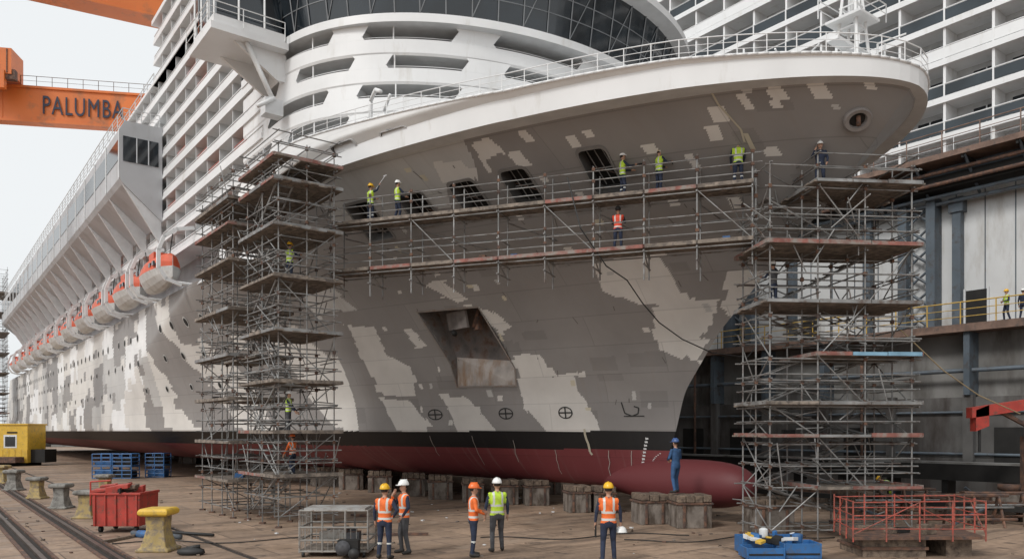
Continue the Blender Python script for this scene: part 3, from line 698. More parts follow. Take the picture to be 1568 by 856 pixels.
# ------------------------------------------------------------ keel blocks
def kblock(x,y,w,h,dd,seed):
    r=random.Random(seed); mb=MB()
    ax=Vector((1,.12+r.uniform(-.06,.06),0)).normalized(); ay=Vector((-ax.y,ax.x,0)); O=Vector((x,y,0))
    mb.obox(O+z3*(h*.36),ax*w/2,ay*dd/2,z3*h*.36,concrete)
    mb.obox(O+z3*(h*.745),ax*(w/2+.05),ay*(dd/2+.05),z3*h*.035,rust)
    n=max(3,int(w/.3))
    for k in range(n):
        xx=-w/2+w*(k+.5)/n; mb.obox(O+ax*xx+z3*(h*.89+r.uniform(-.01,.02)),ax*(w/n/2-.012),ay*(dd/2+r.uniform(0,.1)),z3*h*.105,wood)
    for k in (-1,1): mb.obox(O+ax*(k*w*.3)-ay*(dd/2+.03)+z3*h*.36,ax*.05,ay*.03,z3*h*.34,rust)
    mb.obj('keel_block',bevel=.02)
kb_=[(2.75,33.2,.95,1.12),(3.85,33.0,.85,1.1),(5.1,29.1,1.05,1.1),(6.35,28.0,1.25,1.15),(8.7,26.6,1.35,1.15),(1.1,36.4,1.1,1.15),(-.35,36.8,1.15,1.15),(-1.9,38,1.0,1.15),(-3.6,39.5,1.2,1.2),(-5.2,41.5,1.2,1.2),(-7.4,44,1.3,1.2),(-9.4,46,1.4,1.2),(-11.6,49,1.8,1.2),(-14,54,1.8,1.2),(-20,60,2,1.2)]
for i,(x,y,w,h) in enumerate(kb_): kblock(x,y,w,h,1.1,i)
for i in range(14):
    p=W(12+i*6,1 if i%2 else -3,0); kblock(p.x,p.y,1.8,.95,1.3,40+i)
# ------------------------------------------------------------ bollards
def bollard(x,y,h,m,cap):
    mb=MB(); q=h/1.2
    def fr(prof,m):
        vs=[];fs=[]
        for (a,b,z) in prof:
            for sx,sy in ((-1,-1),(1,-1),(1,1),(-1,1)): vs.append((x+sx*a*q,y+sy*b*q,z*q))
        for j in range(len(prof)-1):
            for i in range(4): fs.append((j*4+i,j*4+(i+1)%4,(j+1)*4+(i+1)%4,(j+1)*4+i))
        fs.append((3,2,1,0)); n=len(prof)*4; fs.append((n-4,n-3,n-2,n-1)); mb.add(vs,fs,m)
    fr([(.46,.46,0),(.46,.46,.08),(.36,.36,.12),(.25,.25,.6),(.27,.27,.98)],m)
    fr([(.34,.34,.981),(.42,.42,1.03),(.42,.42,1.14),(.36,.36,1.2)],cap)
    mb.obj('dock_bollard',bevel=.03)
bollard(-10.1,22.4,1.22,oldyellow,yellow); bollard(-16.7,30.8,1.1,oldyellow,bollardg); bollard(-19.9,34.6,1.1,bollardg,bollardg)
bollard(-24,39.6,1.1,oldyellow,bollardg); bollard(-28.6,45,1.2,bollardg,bollardg); bollard(-33.2,51,1.2,oldyellow,oldyellow); bollard(-21.8,42,1.1,oldyellow,bollardg)
# ------------------------------------------------------------ red skip
mb=MB(); X0,X1,Y0,Y1=-14.05,-12.45,26.2,27.6
mb.hexa([(X0+.03,Y0+.02,.22),(X1-.03,Y0+.02,.22),(X1-.03,Y1,.22),(X0+.03,Y1,.22),(X0,Y0,1.3),(X1,Y0,1.3),(X1,Y1,1.3),(X0,Y1,1.3)],redmetal)
for x in np.linspace(X0+.1,X1-.1,5): mb.box(x-.03,x+.03,Y0-.04,Y0+.01,.24,1.27,redmetal)
mb.box(X0-.05,X1+.05,Y0-.06,Y0+.02,1.27,1.35,redmetal); mb.box(X0-.05,X0+.03,Y0+.025,Y1,1.27,1.35,redmetal); mb.box(X1-.03,X1+.05,Y0+.025,Y1,1.27,1.35,redmetal)
for i in range(14):
    x=R.uniform(X0+.2,X1-.3);y=R.uniform(Y0+.1,Y1-.3); mb.obox((x,y,1.37+R.uniform(0,.2)),(R.uniform(.1,.3),R.uniform(-.1,.1),.03),(0,R.uniform(.08,.2),.02),(0,0,R.uniform(.04,.12)),R.choice([redmetal,redmetal,dark,wood]))
mb.tube((X0-.15,Y0+.2,.9),(X0-.15,Y0+.2,1.7),.03,redmetal); mb.tube((X0-.15,Y0+.2,1.7),(X0+.6,Y0+.1,1.75),.03,redmetal)
for x in (X0+.2,X1-.2):
    for y in (Y0+.2,Y1-.2): mb.tube((x-.05,y,.11),(x+.05,y,.11),.11,black,12); mb.box(x-.04,x+.04,y-.04,y+.04,.1,.22,dark)
mb.obj('red_skip_bin',bevel=.012)
# ------------------------------------------------------------ wire cage cart
mb=MB(); X0,X1,Y0,Y1,H=-5.75,-3.9,21.2,22.5,1.25
g2=mat('cage_steel',(.3,.29,.27),.5,.4,var=.2,dirt=(.16,.1,.07),dscale=6)
for x in (X0,X0+.62,X0+1.24,X1):
    for y in (Y0,Y1): mb.tube((x,y,.12),(x,y,H),.03,g2)
for z in (.15,.45,.8,H):
    mb.path([(X0,Y0,z),(X1,Y0,z),(X1,Y1,z),(X0,Y1,z),(X0,Y0,z)],.028,g2)
for i in range(13):
    x=X0+(X1-X0)*i/12; mb.tube((x,Y0,.15),(x,Y0,.8),.01,g2,4); mb.tube((x,Y0,H),(x,Y1,H),.012,g2,4)
for i in range(9):
    y=Y0+(Y1-Y0)*i/8; mb.tube((X0,y,.15),(X0,y,H),.01,g2,4); mb.tube((X1,y,.15),(X1,y,H),.01,g2,4); mb.tube((X0,y,H),(X1,y,H),.01,g2,4)
mb.box(X0+.02,X1-.02,Y0+.02,Y1-.02,.16,.2,plank); mb.box(X0+.1,X1-.1,Y0+.1,Y1-.2,H+.01,H+.06,mat('cage_lid',(.42,.42,.41),.5,.3,var=.2,dirt=(.25,.2,.17),dscale=4,dth=.55))
mb.box(X1-.75,X1-.2,Y0-.35,Y0-.03,.1,.5,dark); mb.tube((X1-.6,Y0-.4,.3),(X1-.6,Y0-.02,.3),.2,greyw,14); mb.tube((X1-.3,Y0-.45,.15),(X1-.3,Y0-.38,.15),.15,black,12)
for x in (X0+.1,X1-.1):
    for y in (Y0,Y1): mb.tube((x-.03,y,.07),(x+.03,y,.07),.07,black,10)
for i in range(7): mb.obox((R.uniform(X0+.3,X1-.3),R.uniform(Y0+.3,Y1-.3),.4+R.random()*.3),(.2,.05,0),(0,.15,0),(0,0,.12),R.choice([rust,greyw,g2]))
mb.obj('wire_cage_trolley')
def crates(x,y,cols,rows):
    mb=MB()
    for i in range(cols):
        for j in range(rows):
            X=x+i*1.45; Z=.05+j*.9; w=1.35;dd=1.2;h=.82
            for xx in (X,X+w/2,X+w):
                for yy in (y,y+dd): mb.tube((xx,yy,Z),(xx,yy,Z+h),.04,blue,5)
            for zz in (Z,Z+h*.33,Z+h*.66,Z+h): mb.path([(X,y,zz),(X+w,y,zz),(X+w,y+dd,zz),(X,y+dd,zz),(X,y,zz)],.03,blue,5)
            mb.box(X+.1,X+w-.1,y+.15,y+dd-.1,Z+.05,Z+h*R.uniform(.3,.8),R.choice([blue,dark,dark]))
    mb.obj('blue_stillage_crates')
crates(-30.0,56,2,2); crates(-26.9,57.5,1,2)
mb=MB(); X0,X1,Y0,Y1=-54,-47.6,77,80
mb.box(X0,X1,Y0,Y1,.3,4.0,yellow); mb.box(X0-.1,X1+.1,Y0-.1,Y1+.1,4.0,4.15,yellow); mb.box(X1-2.2,X1-1.2,Y0-.04,Y0,1.9,2.9,glass); mb.box(X1-2.35,X1-1.05,Y0-.02,Y0+.01,1.75,3.05,white2)
for x in np.arange(X0+.3,X1,.6): mb.box(x,x+.08,Y0-.03,Y0,.4,1.6,yellow)
mb.box(X1-2.0,X1-1.0,Y0-.05,Y0,3.2,3.35,dark); mb.box(X0+.3,X1-.3,Y0+.2,Y1-.2,0,.3,dark); mb.tube((X0+3,Y0-1,.5),(X0+3.3,Y0-1,.5),.5,black,14)
mb.tube((X1-4.2,Y0-1,.5),(X1-3.8,Y0-1,.5),.5,black,14); mb.box(X0,X1-.2,Y0-1.6,Y0-.2,.35,.9,rust); mb.box(X1,X1+1.4,Y0+.5,Y1-.5,.3,1.6,dark)
mb.obj('yellow_site_cabin',bevel=.04)
# ------------------------------------------------------------ right foreground
mb=MB()
for (x,y,w,dd,z0,z1,m) in ((6.15,20.5,1.0,.8,0.05,.34,blue),(7.15,20.6,1.0,.8,.05,.45,blue),(6.3,21.4,1.5,.8,.05,.5,blue)):
    mb.box(x,x+.05,y,y+dd,z0,z1,m); mb.box(x+w-.05,x+w,y,y+dd,z0,z1,m); mb.box(x+.05,x+w-.05,y,y+.05,z0,z1,m); mb.box(x+.05,x+w-.05,y+dd-.05,y+dd,z0,z1,m); mb.box(x+.05,x+w-.05,y+.05,y+dd-.05,z0,z1-.12,m)
    mb.box(x+.05,x+w-.05,y-.02,y,z0+.1,z0+.15,dark)
for i in range(24):
    x=R.uniform(6.3,8.0); y=R.uniform(20.7,21.9); mm=R.choice([yellow,white2,blue,white2,bluew,yellow,greyw,dark])
    a=R.uniform(0,3); k=R.uniform(.06,.16); mb.obox((x,y,.46+R.random()*.16),(k*math.cos(a),k*math.sin(a),R.uniform(-.04,.04)),(-k*.7*math.sin(a),k*.7*math.cos(a),.01),(0,0,R.uniform(.03,.09)),mm)
mb.lathe((7.6,20.9,.4),[(.13,0),(.13,.25),(.1,.28)],blue,12); mb.lathe((6.9,21.5,.5),[(.12,0),(.12,.22),(.05,.26)],white2,12)
mb.obj('supply_crates',bevel=.01)
mb=MB(); rr_=mat('red_rail_paint',(.4,.085,.06),.6,var=.25,dirt=(.15,.08,.06),dscale=6,dth=.53)
a0=Vector((9.1,20.9,0)); ax=Vector((3.6,.1,0)); ay=Vector((.4,2.2,0))
cor=[a0,a0+ax,a0+ax+ay,a0+ay]
for i in range(4):
    p,q=cor[i],cor[(i+1)%4]; n=4 if i%2==0 else 3
    for k in range(n):
        pp=p+(q-p)*k/n; mb.tube(pp+z3*.45,pp+z3*1.55,.022,rr_)
    for h in (.8,1.15,1.5): mb.tube(p+z3*h,q+z3*(h+R.uniform(-.05,.05)),.017,rr_)
    mb.tube(p+z3*.65,p+(q-p)*.5+z3*1.5,.015,rr_)
mb.hexa([p+z3*.5 for p in cor]+[p+z3*.58 for p in cor],rust)
mb.box(9.5,11.2,21.2,22.7,0,.5,wood); mb.box(9.45,11.25,21.15,22.75,.2,.28,rust); mb.box(11.8,12.5,21.3,22.6,0,.5,wood)
for i in range(6): mb.obox(a0+ax*R.uniform(.1,.9)+ay*R.uniform(.2,.8)+z3*.66,(.2,.1,0),(-.05,.1,0),(0,0,.07),R.choice([rust,dark,wood]))
mb.obj('red_work_platform')
# ------------------------------------------------------------ dock wall, shed, walkway (port side)
dw=MB(); T0=-20
dw.sbox(-45,130,T0-8,T0,0,5.2,dockc); dw.sbox(-45,130,T0-8,T0-.6,5.2,8.6,dockl); dw.sbox(-45,130,T0-8,T0+.7,8.6,9.0,gangm)
s=-44
while s<128:
    dw.sbox(s,s+.5,T0,T0+.35,0,5.3,dockc)
    if hsh(s,1)>.5: dw.sbox(s+.1,s+.4,T0-.6,T0+.5,5.3,8.6,steel)
    if hsh(s,2)>.45: dw.sbox(s+1.4,s+3.2,T0-.02,T0+.06,1.2,3.6,dark)
    if hsh(s,5)>.6: dw.tube(W(s+2,T0+.2,0),W(s+2,T0+.2,8.6),.09,rust,8)
    s+=4.1
for z in (2.2,4.4,6.6): dw.tube(W(-45,T0+.12,z),W(130,T0+.12,z),.07 if z<6 else .12,steel,8)
dw.sbox(-45,130,T0,T0+2.2,0,1.0,dockc); dw.sbox(-45,130,T0+.0,T0+1.1,1.0,1.8,dockl)
dw.obj('dock_wall')
yr=MB(); yl=mat('yellow_rail',(.55,.36,.08),.5,var=.2)
rail(yr,[W(-45+i*1.7,T0+.6,9.0) for i in range(85)],1.15,yl,3,.035); yr.obj('walkway_railing')
sh=MB(); T1=-22.5
sh.sbox(-45,95,T1-14,T1,9.0,16.8,panel)
s=-44.5
while s<94:
    sh.sbox(s,s+.05,T1,T1+.03,9.0,16.8,steel)
    s+=1.5
for s in np.arange(-43,94,5.2):
    sh.sbox(s,s+.45,T1+.031,T1+.5,9.0,16.4,steel); sh.sbox(s-.15,s+.6,T1+.03,T1+.6,15.6,16.4,steel)
for s in (-.2,12,-9):
    sh.sbox(s,s+.5,T1+.05,T1+.9,9,16.6,steel); sh.sbox(s+1.6,s+2.1,T1+.05,T1+.9,9,16.6,steel)
    for k in range(6): sh.tube(W(s+.25,T1+.5,9.2+k*1.2),W(s+1.85,T1+.5,10.4+k*1.2),.09,steel); sh.tube(W(s+1.85,T1+.5,9.2+k*1.2),W(s+.25,T1+.5,10.4+k*1.2),.07,steel)
for s in (-2.6,-14,7.5,20): sh.sbox(s,s+1.1,T1+.03,T1+.06,9.01,11.2,dark); sh.sbox(s-.1,s,T1+.03,T1+.12,9.01,11.3,white2); sh.sbox(s+1.1,s+1.2,T1+.03,T1+.12,9.01,11.3,white2)
sh.sbox(-45,95,T1,T1+1.6,16.8,17.5,dark); sh.sbox(-45,95,T1-14,T1+2.6,18.1,18.4,gangm); sh.sbox(-45,95,T1-14,T1+1.0,17.5,18.1,steel)
for z,o in ((16.2,.7),(16.5,1.1),(17.0,1.8),(17.6,1.9)): sh.tube(W(-45,T1+o,z),W(95,T1+o,z),.11,steel if o<1.2 else rust,8)
for s in np.arange(-44,95,2.6): sh.tube(W(s,T1+.5,16.4),W(s,T1+2.4,18.1),.08,steel); sh.sbox(s,s+.12,T1,T1+2.5,17.9,18.1,dark)
sh.obj('dockside_shed')
gr=MB(); rail(gr,[W(-45+i*1.9,T1+2.5,18.4) for i in range(70)],1.2,gangm,3,.035); rail(gr,[W(-45+i*1.9,T1+1.1,18.4) for i in range(70)],1.2,white2,3,.025); gr.obj('gangway_railing')
cl=MB()
cl.sbox(-40,12,-12.2,-11.2,1.5,1.85,rust); cl.sbox(-40,12,-11.19,-11.1,1.3,2.0,dark)
for s in np.arange(-39,12,2.4): cl.sbox(s,s+.25,-12.1,-11.3,0,1.5,dark)
cl.sbox(-40,14,-8.6,-8.2,.5,.75,rust); cl.sbox(-40,14,-7.4,-7.2,.5,.7,dark)
for s in np.arange(-39,14,1.7): cl.sbox(s,s+.3,-8.8,-7.1,0,.5,wood)
cl.obj('steel_launching_rails')
c2=MB()
for i in range(90):
    p=W(R.uniform(-30,8),R.uniform(-16,-4.5),0); a=R.random()*3.1; L_=R.uniform(.2,1.3); h=R.uniform(.1,.5)
    if R.random()<.55: c2.obox(p+z3*h,(L_*math.cos(a),L_*math.sin(a),0),(-.25*math.sin(a),.25*math.cos(a),0),(0,0,h),R.choice([wood,wood,concrete,rust,dark]))
    else: c2.tube(p+z3*.12,p+Vector((math.cos(a)*L_*2,math.sin(a)*L_*2,R.uniform(.1,.9))),.07,R.choice([rust,galv,steel]),6)
for i in range(7):
    p=W(-22+i*2.3,-9.9+R.uniform(-.8,.8),0); c2.lathe(p,[(.5,0),(.5,.2),(.3,.3),(.26,1.0),(.45,1.1),(.45,1.3)],concrete if i%2 else rust,12)
c2.obj('timber_and_steel_debris')
t2=MB()
for (x,y) in ((14.6,27.5),(17.0,28.5),(13.6,30.5)):
    for k in range(4):
        xx=x+k*.9; t2.tube((xx,y,0),(xx+.15,y+.6,1.1),.05,rust); t2.tube((xx+.3,y+1.2,0),(xx+.15,y+.6,1.1),.05,rust)
    t2.tube((x-.2,y+.6,1.1),(x+3.2,y+.6,1.1),.07,rust); t2.tube((x-.2,y+.1,.3),(x+3.2,y+.1,.3),.05,rust); t2.tube((x-.2,y+.1,.7),(x+3.2,y+.3,.7),.04,galv)
t2.obj('rusty_trestles')
rj=MB()
rj.obox((19.2,30.0,4.35),(1.7,0,.25),(0,.2,0),(0,0,.2),redmetal); rj.obox((17.9,30,3.9),(.25,0,.1),(0,.2,0),(0,0,.4),redmetal)
rj.tube((17.9,30,3.6),(17.9,30,2.6),.05,black); rj.obox((20.5,30.2,1.6),(.6,0,0),(0,.5,0),(0,0,1.6),rust); rj.obox((20.5,30.2,3.6),(.5,0,0),(0,.4,0),(0,0,.5),redmetal)
rj.tube((20.5,30,3.2),(18.6,30,4.2),.09,rust)
rj.obj('red_jib_crane')
pp=MB(); pp.tube((-12.4,25.6,.09),(-10.4,24.6,.09),.08,steel,10); pp.tube((-12.2,26.3,.07),(-9.6,25.2,.07),.05,black,8); pp.tube((-12.0,25.2,.1),(-11.5,25.0,.1),.13,blue,12)
pp.obj('steel_pipes')
bg=MB(); bg.lathe((-8.85,21.6,0),[(.28,0),(.36,.06),(.34,.14),(.2,.2),(.05,.22)],black,12,1.1,.6); bg.tube((-8.95,21.55,.18),(-8.6,21.6,.24),.05,black,8); bg.obj('tool_bag')
fb=MB()
for i in range(9):
    x=-170+i*14; fb.box(x,x+R.uniform(7,13),170,180,0,R.uniform(3,9),R.choice([panel,rust,steel,dockl]))
fb.obj('distant_sheds')
# ------------------------------------------------------------ second ship
s2=empty('background_cruise_ship'); b2=MB(); T2=-27
b2.sbox(-60,70,T2-22,T2-1.6,16,48,mat('bg_cabin_wall',(.5,.5,.5),.6,var=.12))
b2.sbox(-60,70,T2-22,T2-1.0,12,19.2,white)
zz=19.2; k=0; PH=2.35
while zz<46.5:
    b2.sbox(-60,70,T2-1.6,T2+.1,zz,zz+.38,white)
    b2.sbox(-60,70,T2-.02,T2+.03,zz+.45,zz+1.1,glass2 if k%4!=3 else white); b2.tube(W(-60,T2,zz+1.16),W(70,T2,zz+1.16),.045,white,5)
    s=-60; j=0
    while s<69:
        b2.sbox(s,s+.16,T2-1.6,T2-.06,zz+.38,zz+PH,white)
        b2.sbox(s,s+.1,T2-.06,T2+.06,zz+.38,zz+1.2,white)
        o_=.3 if j%2 else .9
        b2.sbox(s+o_,s+o_+1.5,T2-1.6,T2-1.57,zz+.38,zz+2.0,glass); b2.sbox(s+o_+.7,s+o_+.78,T2-1.57,T2-1.54,zz+.38,zz+2.0,white)
        if hsh(j+k*17,6)<.3: b2.sbox(s+1,s+1.6,T2-.9,T2-.4,zz+.39,zz+1.1,white2)
        s+=2.8; j+=1
    zz+=PH; k+=1
s=-60
while s<69:
    b2.sbox(s+.6,s+1.9,T2-1.0,T2-.97,16.8,18.6,glass); s+=2.6
b2.obj('balcony_decks',s2)
# ------------------------------------------------------------ gantry crane
gc=empty('gantry_crane'); cr=MB()
P0=Vector((-66,79.5,0)); P1=Vector((-30,86,0)); ax=(P1-P0).normalized(); ay=Vector((-ax.y,ax.x,0))
zt=39.3
cr.obox((P0+P1)*.5+z3*(zt-1.75),ax*(P1-P0).length/2,ay*.5,z3*1.7,orange)
for dz in (0,-3.55): cr.obox((P0+P1)*.5+z3*(zt-.02+dz),ax*(P1-P0).length/2,ay*.65,z3*.12,orange)
for k in range(12):
    if k not in (5,6,7,8): cr.obox(P0+ax*(k*3.3)+ay*-.53+z3*(zt-1.75),ax*.05,ay*.02,z3*1.6,orange)
rail(cr,[P0+ax*(k*1.5)-ay*.6+z3*(zt+.1) for k in range(25)],1.0,rust,2,.03)
tcn=Vector((-53.0,80.5,0)); cr.obox(tcn+z3*(zt+1.6),ax*2.0,ay*1.4,z3*1.3,orange); cr.obox(tcn+z3*(zt+.3)-ay*1.0,ax*2.3,ay*.3,z3*.5,rust); cr.obox(tcn+z3*(zt-.3)-ay*1.3+ax*.5,ax*.9,ay*.3,z3*.9,orange)
for k in range(5): cr.obox(tcn+z3*(zt+1.6)-ay*1.43+ax*(-1.6+k*.8),ax*.05,ay*.03,z3*1.2,rust)
hk=tcn-ay*1.9+ax*.2
for o in (-.12,.12): cr.tube(hk+ax*o+z3*(zt-1),hk+ax*o+z3*(zt-12.5),.04,black)
cr.obox(hk+z3*(zt-13.0),ax*.3,ay*.2,z3*.5,orange); cr.path([hk+z3*(zt-13.5),hk+z3*(zt-14)+ax*.1,hk+z3*(zt-14.3)-ax*.15,hk+z3*(zt-14.05)-ax*.4],.08,dark)
cr.obox(P0+z3*18,ax*1.2,ay*.48,z3*17.5,orange)
cr.obj('crane_girder',gc)
tx=bpy.data.curves.new('crane_lettering','FONT'); tx.body='PALUMBA'; tx.size=2.75; tx.extrude=.03; tx.offset=0; tx.space_character=1.12; tx.align_x='LEFT'; tx.resolution_u=4
to=bpy.data.objects.new('crane_lettering',tx); scene.collection.objects.link(to); tx.materials.append(mat('lettering_navy',(.02,.025,.05),.5))
ang=math.atan2(ax.y,ax.x); ps=P0+ax*17.0-ay*.62; to.location=(ps.x,ps.y,zt-2.75); to.rotation_euler=(math.pi/2,0,ang); to.scale=(.61,1,1); to.parent=gc
g2c=MB(); Q0=Vector((-46,54.5,36.6)); Q1=Vector((-26.5,64.8,36.6)); ax=(Q1-Q0).normalized(); ay=Vector((-ax.y,ax.x,0))
g2c.obox((Q0+Q1)*.5+z3*.9,ax*(Q1-Q0).length/2,ay*.9,z3*.9,orange)
for dz in (.0,1.8): g2c.obox((Q0+Q1)*.5+z3*dz,ax*(Q1-Q0).length/2,ay*1.05,z3*.08,orange)
g2c.obox(Q0+z3*-18,ax*.9,ay*.85,z3*18.5,orange)
g2c.obj('overhead_crane_beam')
# ------------------------------------------------------------ PEOPLE
def person(x,y,z,yaw,h=1.8,vest=hiO,shirt=navy,pants=navy,helmet=helY,pose='stand',lean=0,seed=0,hold=None,fingers=True):
    r=random.Random(seed+99)
    arms={'stand':[((.27,.02,1.16),(.29,.08,.93),(.285,.11,.83)),((-.27,.02,1.16),(-.29,.08,.93),(-.285,.11,.83))],
     'phone':[((.31,.12,1.2),(.2,.24,1.42),(.15,.2,1.52)),((-.27,.0,1.16),(-.25,.14,.96),(-.22,.2,.88))],
     'work':[((.26,.2,1.22),(.16,.45,1.3),(.14,.54,1.33)),((-.25,.16,1.2),(-.18,.4,1.2),(-.16,.5,1.2))],
     'front':[((.27,.04,1.17),(.12,.24,1.07),(.05,.28,1.05)),((-.27,.04,1.17),(-.12,.25,1.1),(-.04,.29,1.1))],
     'up':[((.3,.14,1.5),(.22,.3,1.75),(.2,.36,1.83)),((-.26,.16,1.2),(-.2,.42,1.25),(-.18,.5,1.28))],
     'hips':[((.36,-.06,1.2),(.2,.06,1.02),(.14,.1,.98)),((-.27,.02,1.16),(-.29,.08,.93),(-.285,.11,.83))],
     'down':[((.26,.14,1.15),(.22,.32,.95),(.2,.38,.87)),((-.25,.12,1.15),(-.2,.32,.93),(-.18,.38,.85))]}[pose]
    if lean>.6: legs=[((.13,.12,.52),(.14,-.08,.1)),((-.12,.2,.52),(-.14,.05,.1))]
    else:
        a=r.uniform(-.05,.08); legs=[((.12,.03+a,.5),(.14,-.02+a,.09)),((-.12,.02,.5),(-.15,-.04-a,.09))]
    piv=Vector((0,0,.95)); RM=Matrix.Rotation(-lean,3,'X')
    up=lambda p: piv+RM@(Vector(p)-piv)
    segs=[]
    def S(a,b,r1,r2,tag): segs.append((Vector(a),Vector(b),r1,r2,tag))
    for sg,(k,an) in zip((1,-1),legs):
        hp=(sg*.095,0,.9); S(hp,k,.098,.068,'leg'); S(k,an,.066,.052,'leg')
        S((an[0],an[1]-.02,.06),(an[0]+sg*.03,an[1]+.16,.045),.052,.042,'boot'); S(an,(an[0],an[1]-.02,.07),.05,.055,'boot')
    for sg,(e,w,hn) in zip((1,-1),arms):
        sh_=(sg*.185,0,1.42); S(up(sh_),up(e),.062,.048,'arm'); S(up(e),up(w),.047,.034,'arm'); S(up(w),up(hn),.032,.036,'hand')
    S(up((0,.0,1.46)),up((0,.02,1.58)),.055,.05,'skin')
    S(up((0,.015,1.63)),up((0,.02,1.70)),.078,.09,'skin'); S(up((0,.1,1.64)),up((0,.115,1.625)),.018,.014,'skin')
    S(up((.085,.01,1.65)),up((.09,.01,1.67)),.018,.018,'skin'); S(up((-.085,.01,1.65)),up((-.09,.01,1.67)),.018,.018,'skin')
    S(up((0,.05,1.585)),up((0,.07,1.585)),.045,.035,'skin')
    bm=bmesh.new()
    for a,b,r1,r2,tag in segs:
        d=b-a
        q=d.to_track_quat('Z','Y').to_matrix().to_4x4() if d.length>1e-4 else Matrix()
        L_=d.length
        prof=[]
        for k in range(5): an=math.pi/2*k/4; prof.append((r1*math.sin(an)+1e-4,-r1*math.cos(an)))
        prof.append((r2,L_))
        for k in range(1,5): an=math.pi/2*(1-k/4); prof.append((r2*math.sin(an)+1e-4,L_+r2*math.cos(an)))
        m=10; rings=[]
        for rad,zz_ in prof: rings.append([bm.verts.new((Matrix.Translation(a)@q)@Vector((rad*math.cos(2*math.pi*i/m),rad*math.sin(2*math.pi*i/m),zz_))) for i in range(m)])
        for j in range(len(rings)-1):
            for i in range(m): bm.faces.new([rings[j][i],rings[j][(i+1)%m],rings[j+1][(i+1)%m],rings[j+1][i]])
        bm.faces.new(rings[0][::-1]); bm.faces.new(rings[-1])
    tor=[(.13,.1,.80),(.168,.125,.88),(.172,.13,.95),(.158,.118,1.07),(.175,.128,1.2),(.2,.135,1.33),(.205,.12,1.41),(.14,.09,1.47),(.07,.065,1.5)]
    m=16; rings=[[bm.verts.new(up((a*math.cos(2*math.pi*i/m),b*math.sin(2*math.pi*i/m),zt_)) if zt_>.9 else Vector((a*math.cos(2*math.pi*i/m),b*math.sin(2*math.pi*i/m),zt_))) for i in range(m)] for a,b,zt_ in tor]
    for j in range(len(rings)-1):
        for i in range(m): bm.faces.new([rings[j][i],rings[j][(i+1)%m],rings[j+1][(i+1)%m],rings[j+1][i]])
    bm.faces.new(rings[0][::-1]); bm.faces.new(rings[-1])
    me=bpy.data.meshes.new('tmp'); bm.to_mesh(me); bm.free(); o=bpy.data.objects.new('tmp',me); scene.collection.objects.link(o)
    rm=o.modifiers.new('r','REMESH'); rm.mode='VOXEL'; rm.voxel_size=.018; sm=o.modifiers.new('s','SMOOTH'); sm.factor=.5; sm.iterations=3
    dg=bpy.context.evaluated_depsgraph_get(); me2=bpy.data.meshes.new_from_object(o.evaluated_get(dg)); bpy.data.objects.remove(o)
    nf=len(me2.polygons); ce=np.empty(nf*3); me2.polygons.foreach_get('center',ce); ce=ce.reshape(-1,3)
    best=np.full(nf,9e9); tag=np.zeros(nf,int); tags=['leg','arm','hand','skin','boot','torso']
    allseg=segs+[(up((-.09,0,.98)),up((-.1,0,1.38)),.13,.13,'torso'),(up((.09,0,.98)),up((.1,0,1.38)),.13,.13,'torso'),(Vector((-.05,0,.88)),Vector((.05,0,.88)),.13,.13,'leg')]
    for a,b,r1,r2,tg in allseg:
        a_=np.array(a);b_=np.array(b);d_=b_-a_;l=max(1e-9,(d_*d_).sum()); f=np.clip(((ce-a_)@d_)/l,0,1); dist=np.linalg.norm(ce-(a_+f[:,None]*d_),axis=1)-(r1+(r2-r1)*f)
        k=dist<best; best[k]=dist[k]; tag[k]=tags.index(tg)
    RI=np.array(RM.inverted()); loc=(ce-np.array(piv))@RI.T+np.array(piv)
    ms=[pants,shirt,skin,boot,vest,refl]; mi=np.zeros(nf,int)
    mi[tag==0]=0; mi[tag==1]=1; mi[tag==2]=2; mi[tag==3]=2; mi[tag==4]=3
    T=tag==5; mi[T]=4; z_=loc[:,2]; x_=np.abs(loc[:,0])
    mi[T&(z_<.9)]=0
    armv=(tag==1)&(z_>1.36)&(x_<.23); mi[armv]=4
    TT=T|armv
    if vest in (hiO,hiY,hiR):
        mi[TT&(z_>.97)&(z_<1.02)]=5; mi[TT&(z_>1.12)&(z_<1.17)]=5; mi[TT&(x_>.085)&(x_<.13)&(z_>1.17)]=5
        if seed%2: mi[(tag==0)&(z_>.36)&(z_<.405)]=5
    mi[(tag==3)&(z_<1.5)]=1
    me2.materials.clear()
    for m_ in ms: me2.materials.append(m_)
    me2.polygons.foreach_set('material_index',mi.tolist()); me2.polygons.foreach_set('use_smooth',[True]*nf)
    ob=bpy.data.objects.new('worker',me2); scene.collection.objects.link(ob)
    ex=MB()
    hc=up((0,.015,1.715)); H=[(.126,-.012),(.128,.0),(.122,.03),(.108,.07),(.078,.105),(.04,.122),(.005,.128)]
    vs=[];n=18
    for rad,zz_ in H:
        for i in range(n):
            a=2*math.pi*i/n; vs.append(hc+RM@Vector((rad*math.cos(a)*.95,rad*math.sin(a)*1.12,zz_)))
    fs=[(j*n+i,j*n+(i+1)%n,(j+1)*n+(i+1)%n,(j+1)*n+i) for j in range(len(H)-1) for i in range(n)]
    ex.add(vs,fs,helmet,True)
    ex.add([hc+RM@Vector(p) for p in ((-.1,.1,-.012),(.1,.1,-.012),(.07,.185,-.02),(-.07,.185,-.02),(-.1,.1,.004),(.1,.1,.004),(.07,.185,-.008),(-.07,.185,-.008))],[(0,3,2,1),(4,5,6,7),(0,1,5,4),(1,2,6,5),(2,3,7,6),(3,0,4,7)],helmet)
    ex.obox(hc+RM@Vector((0,0,.118)),RM@Vector((.012,0,0)),RM@Vector((0,.09,0)),RM@Vector((0,0,.012)),helmet)
    ex.lathe(up((0,-.005,1.63)),[(.082,0),(.098,.05),(.1,.08)],hair,14,.95,1.0)
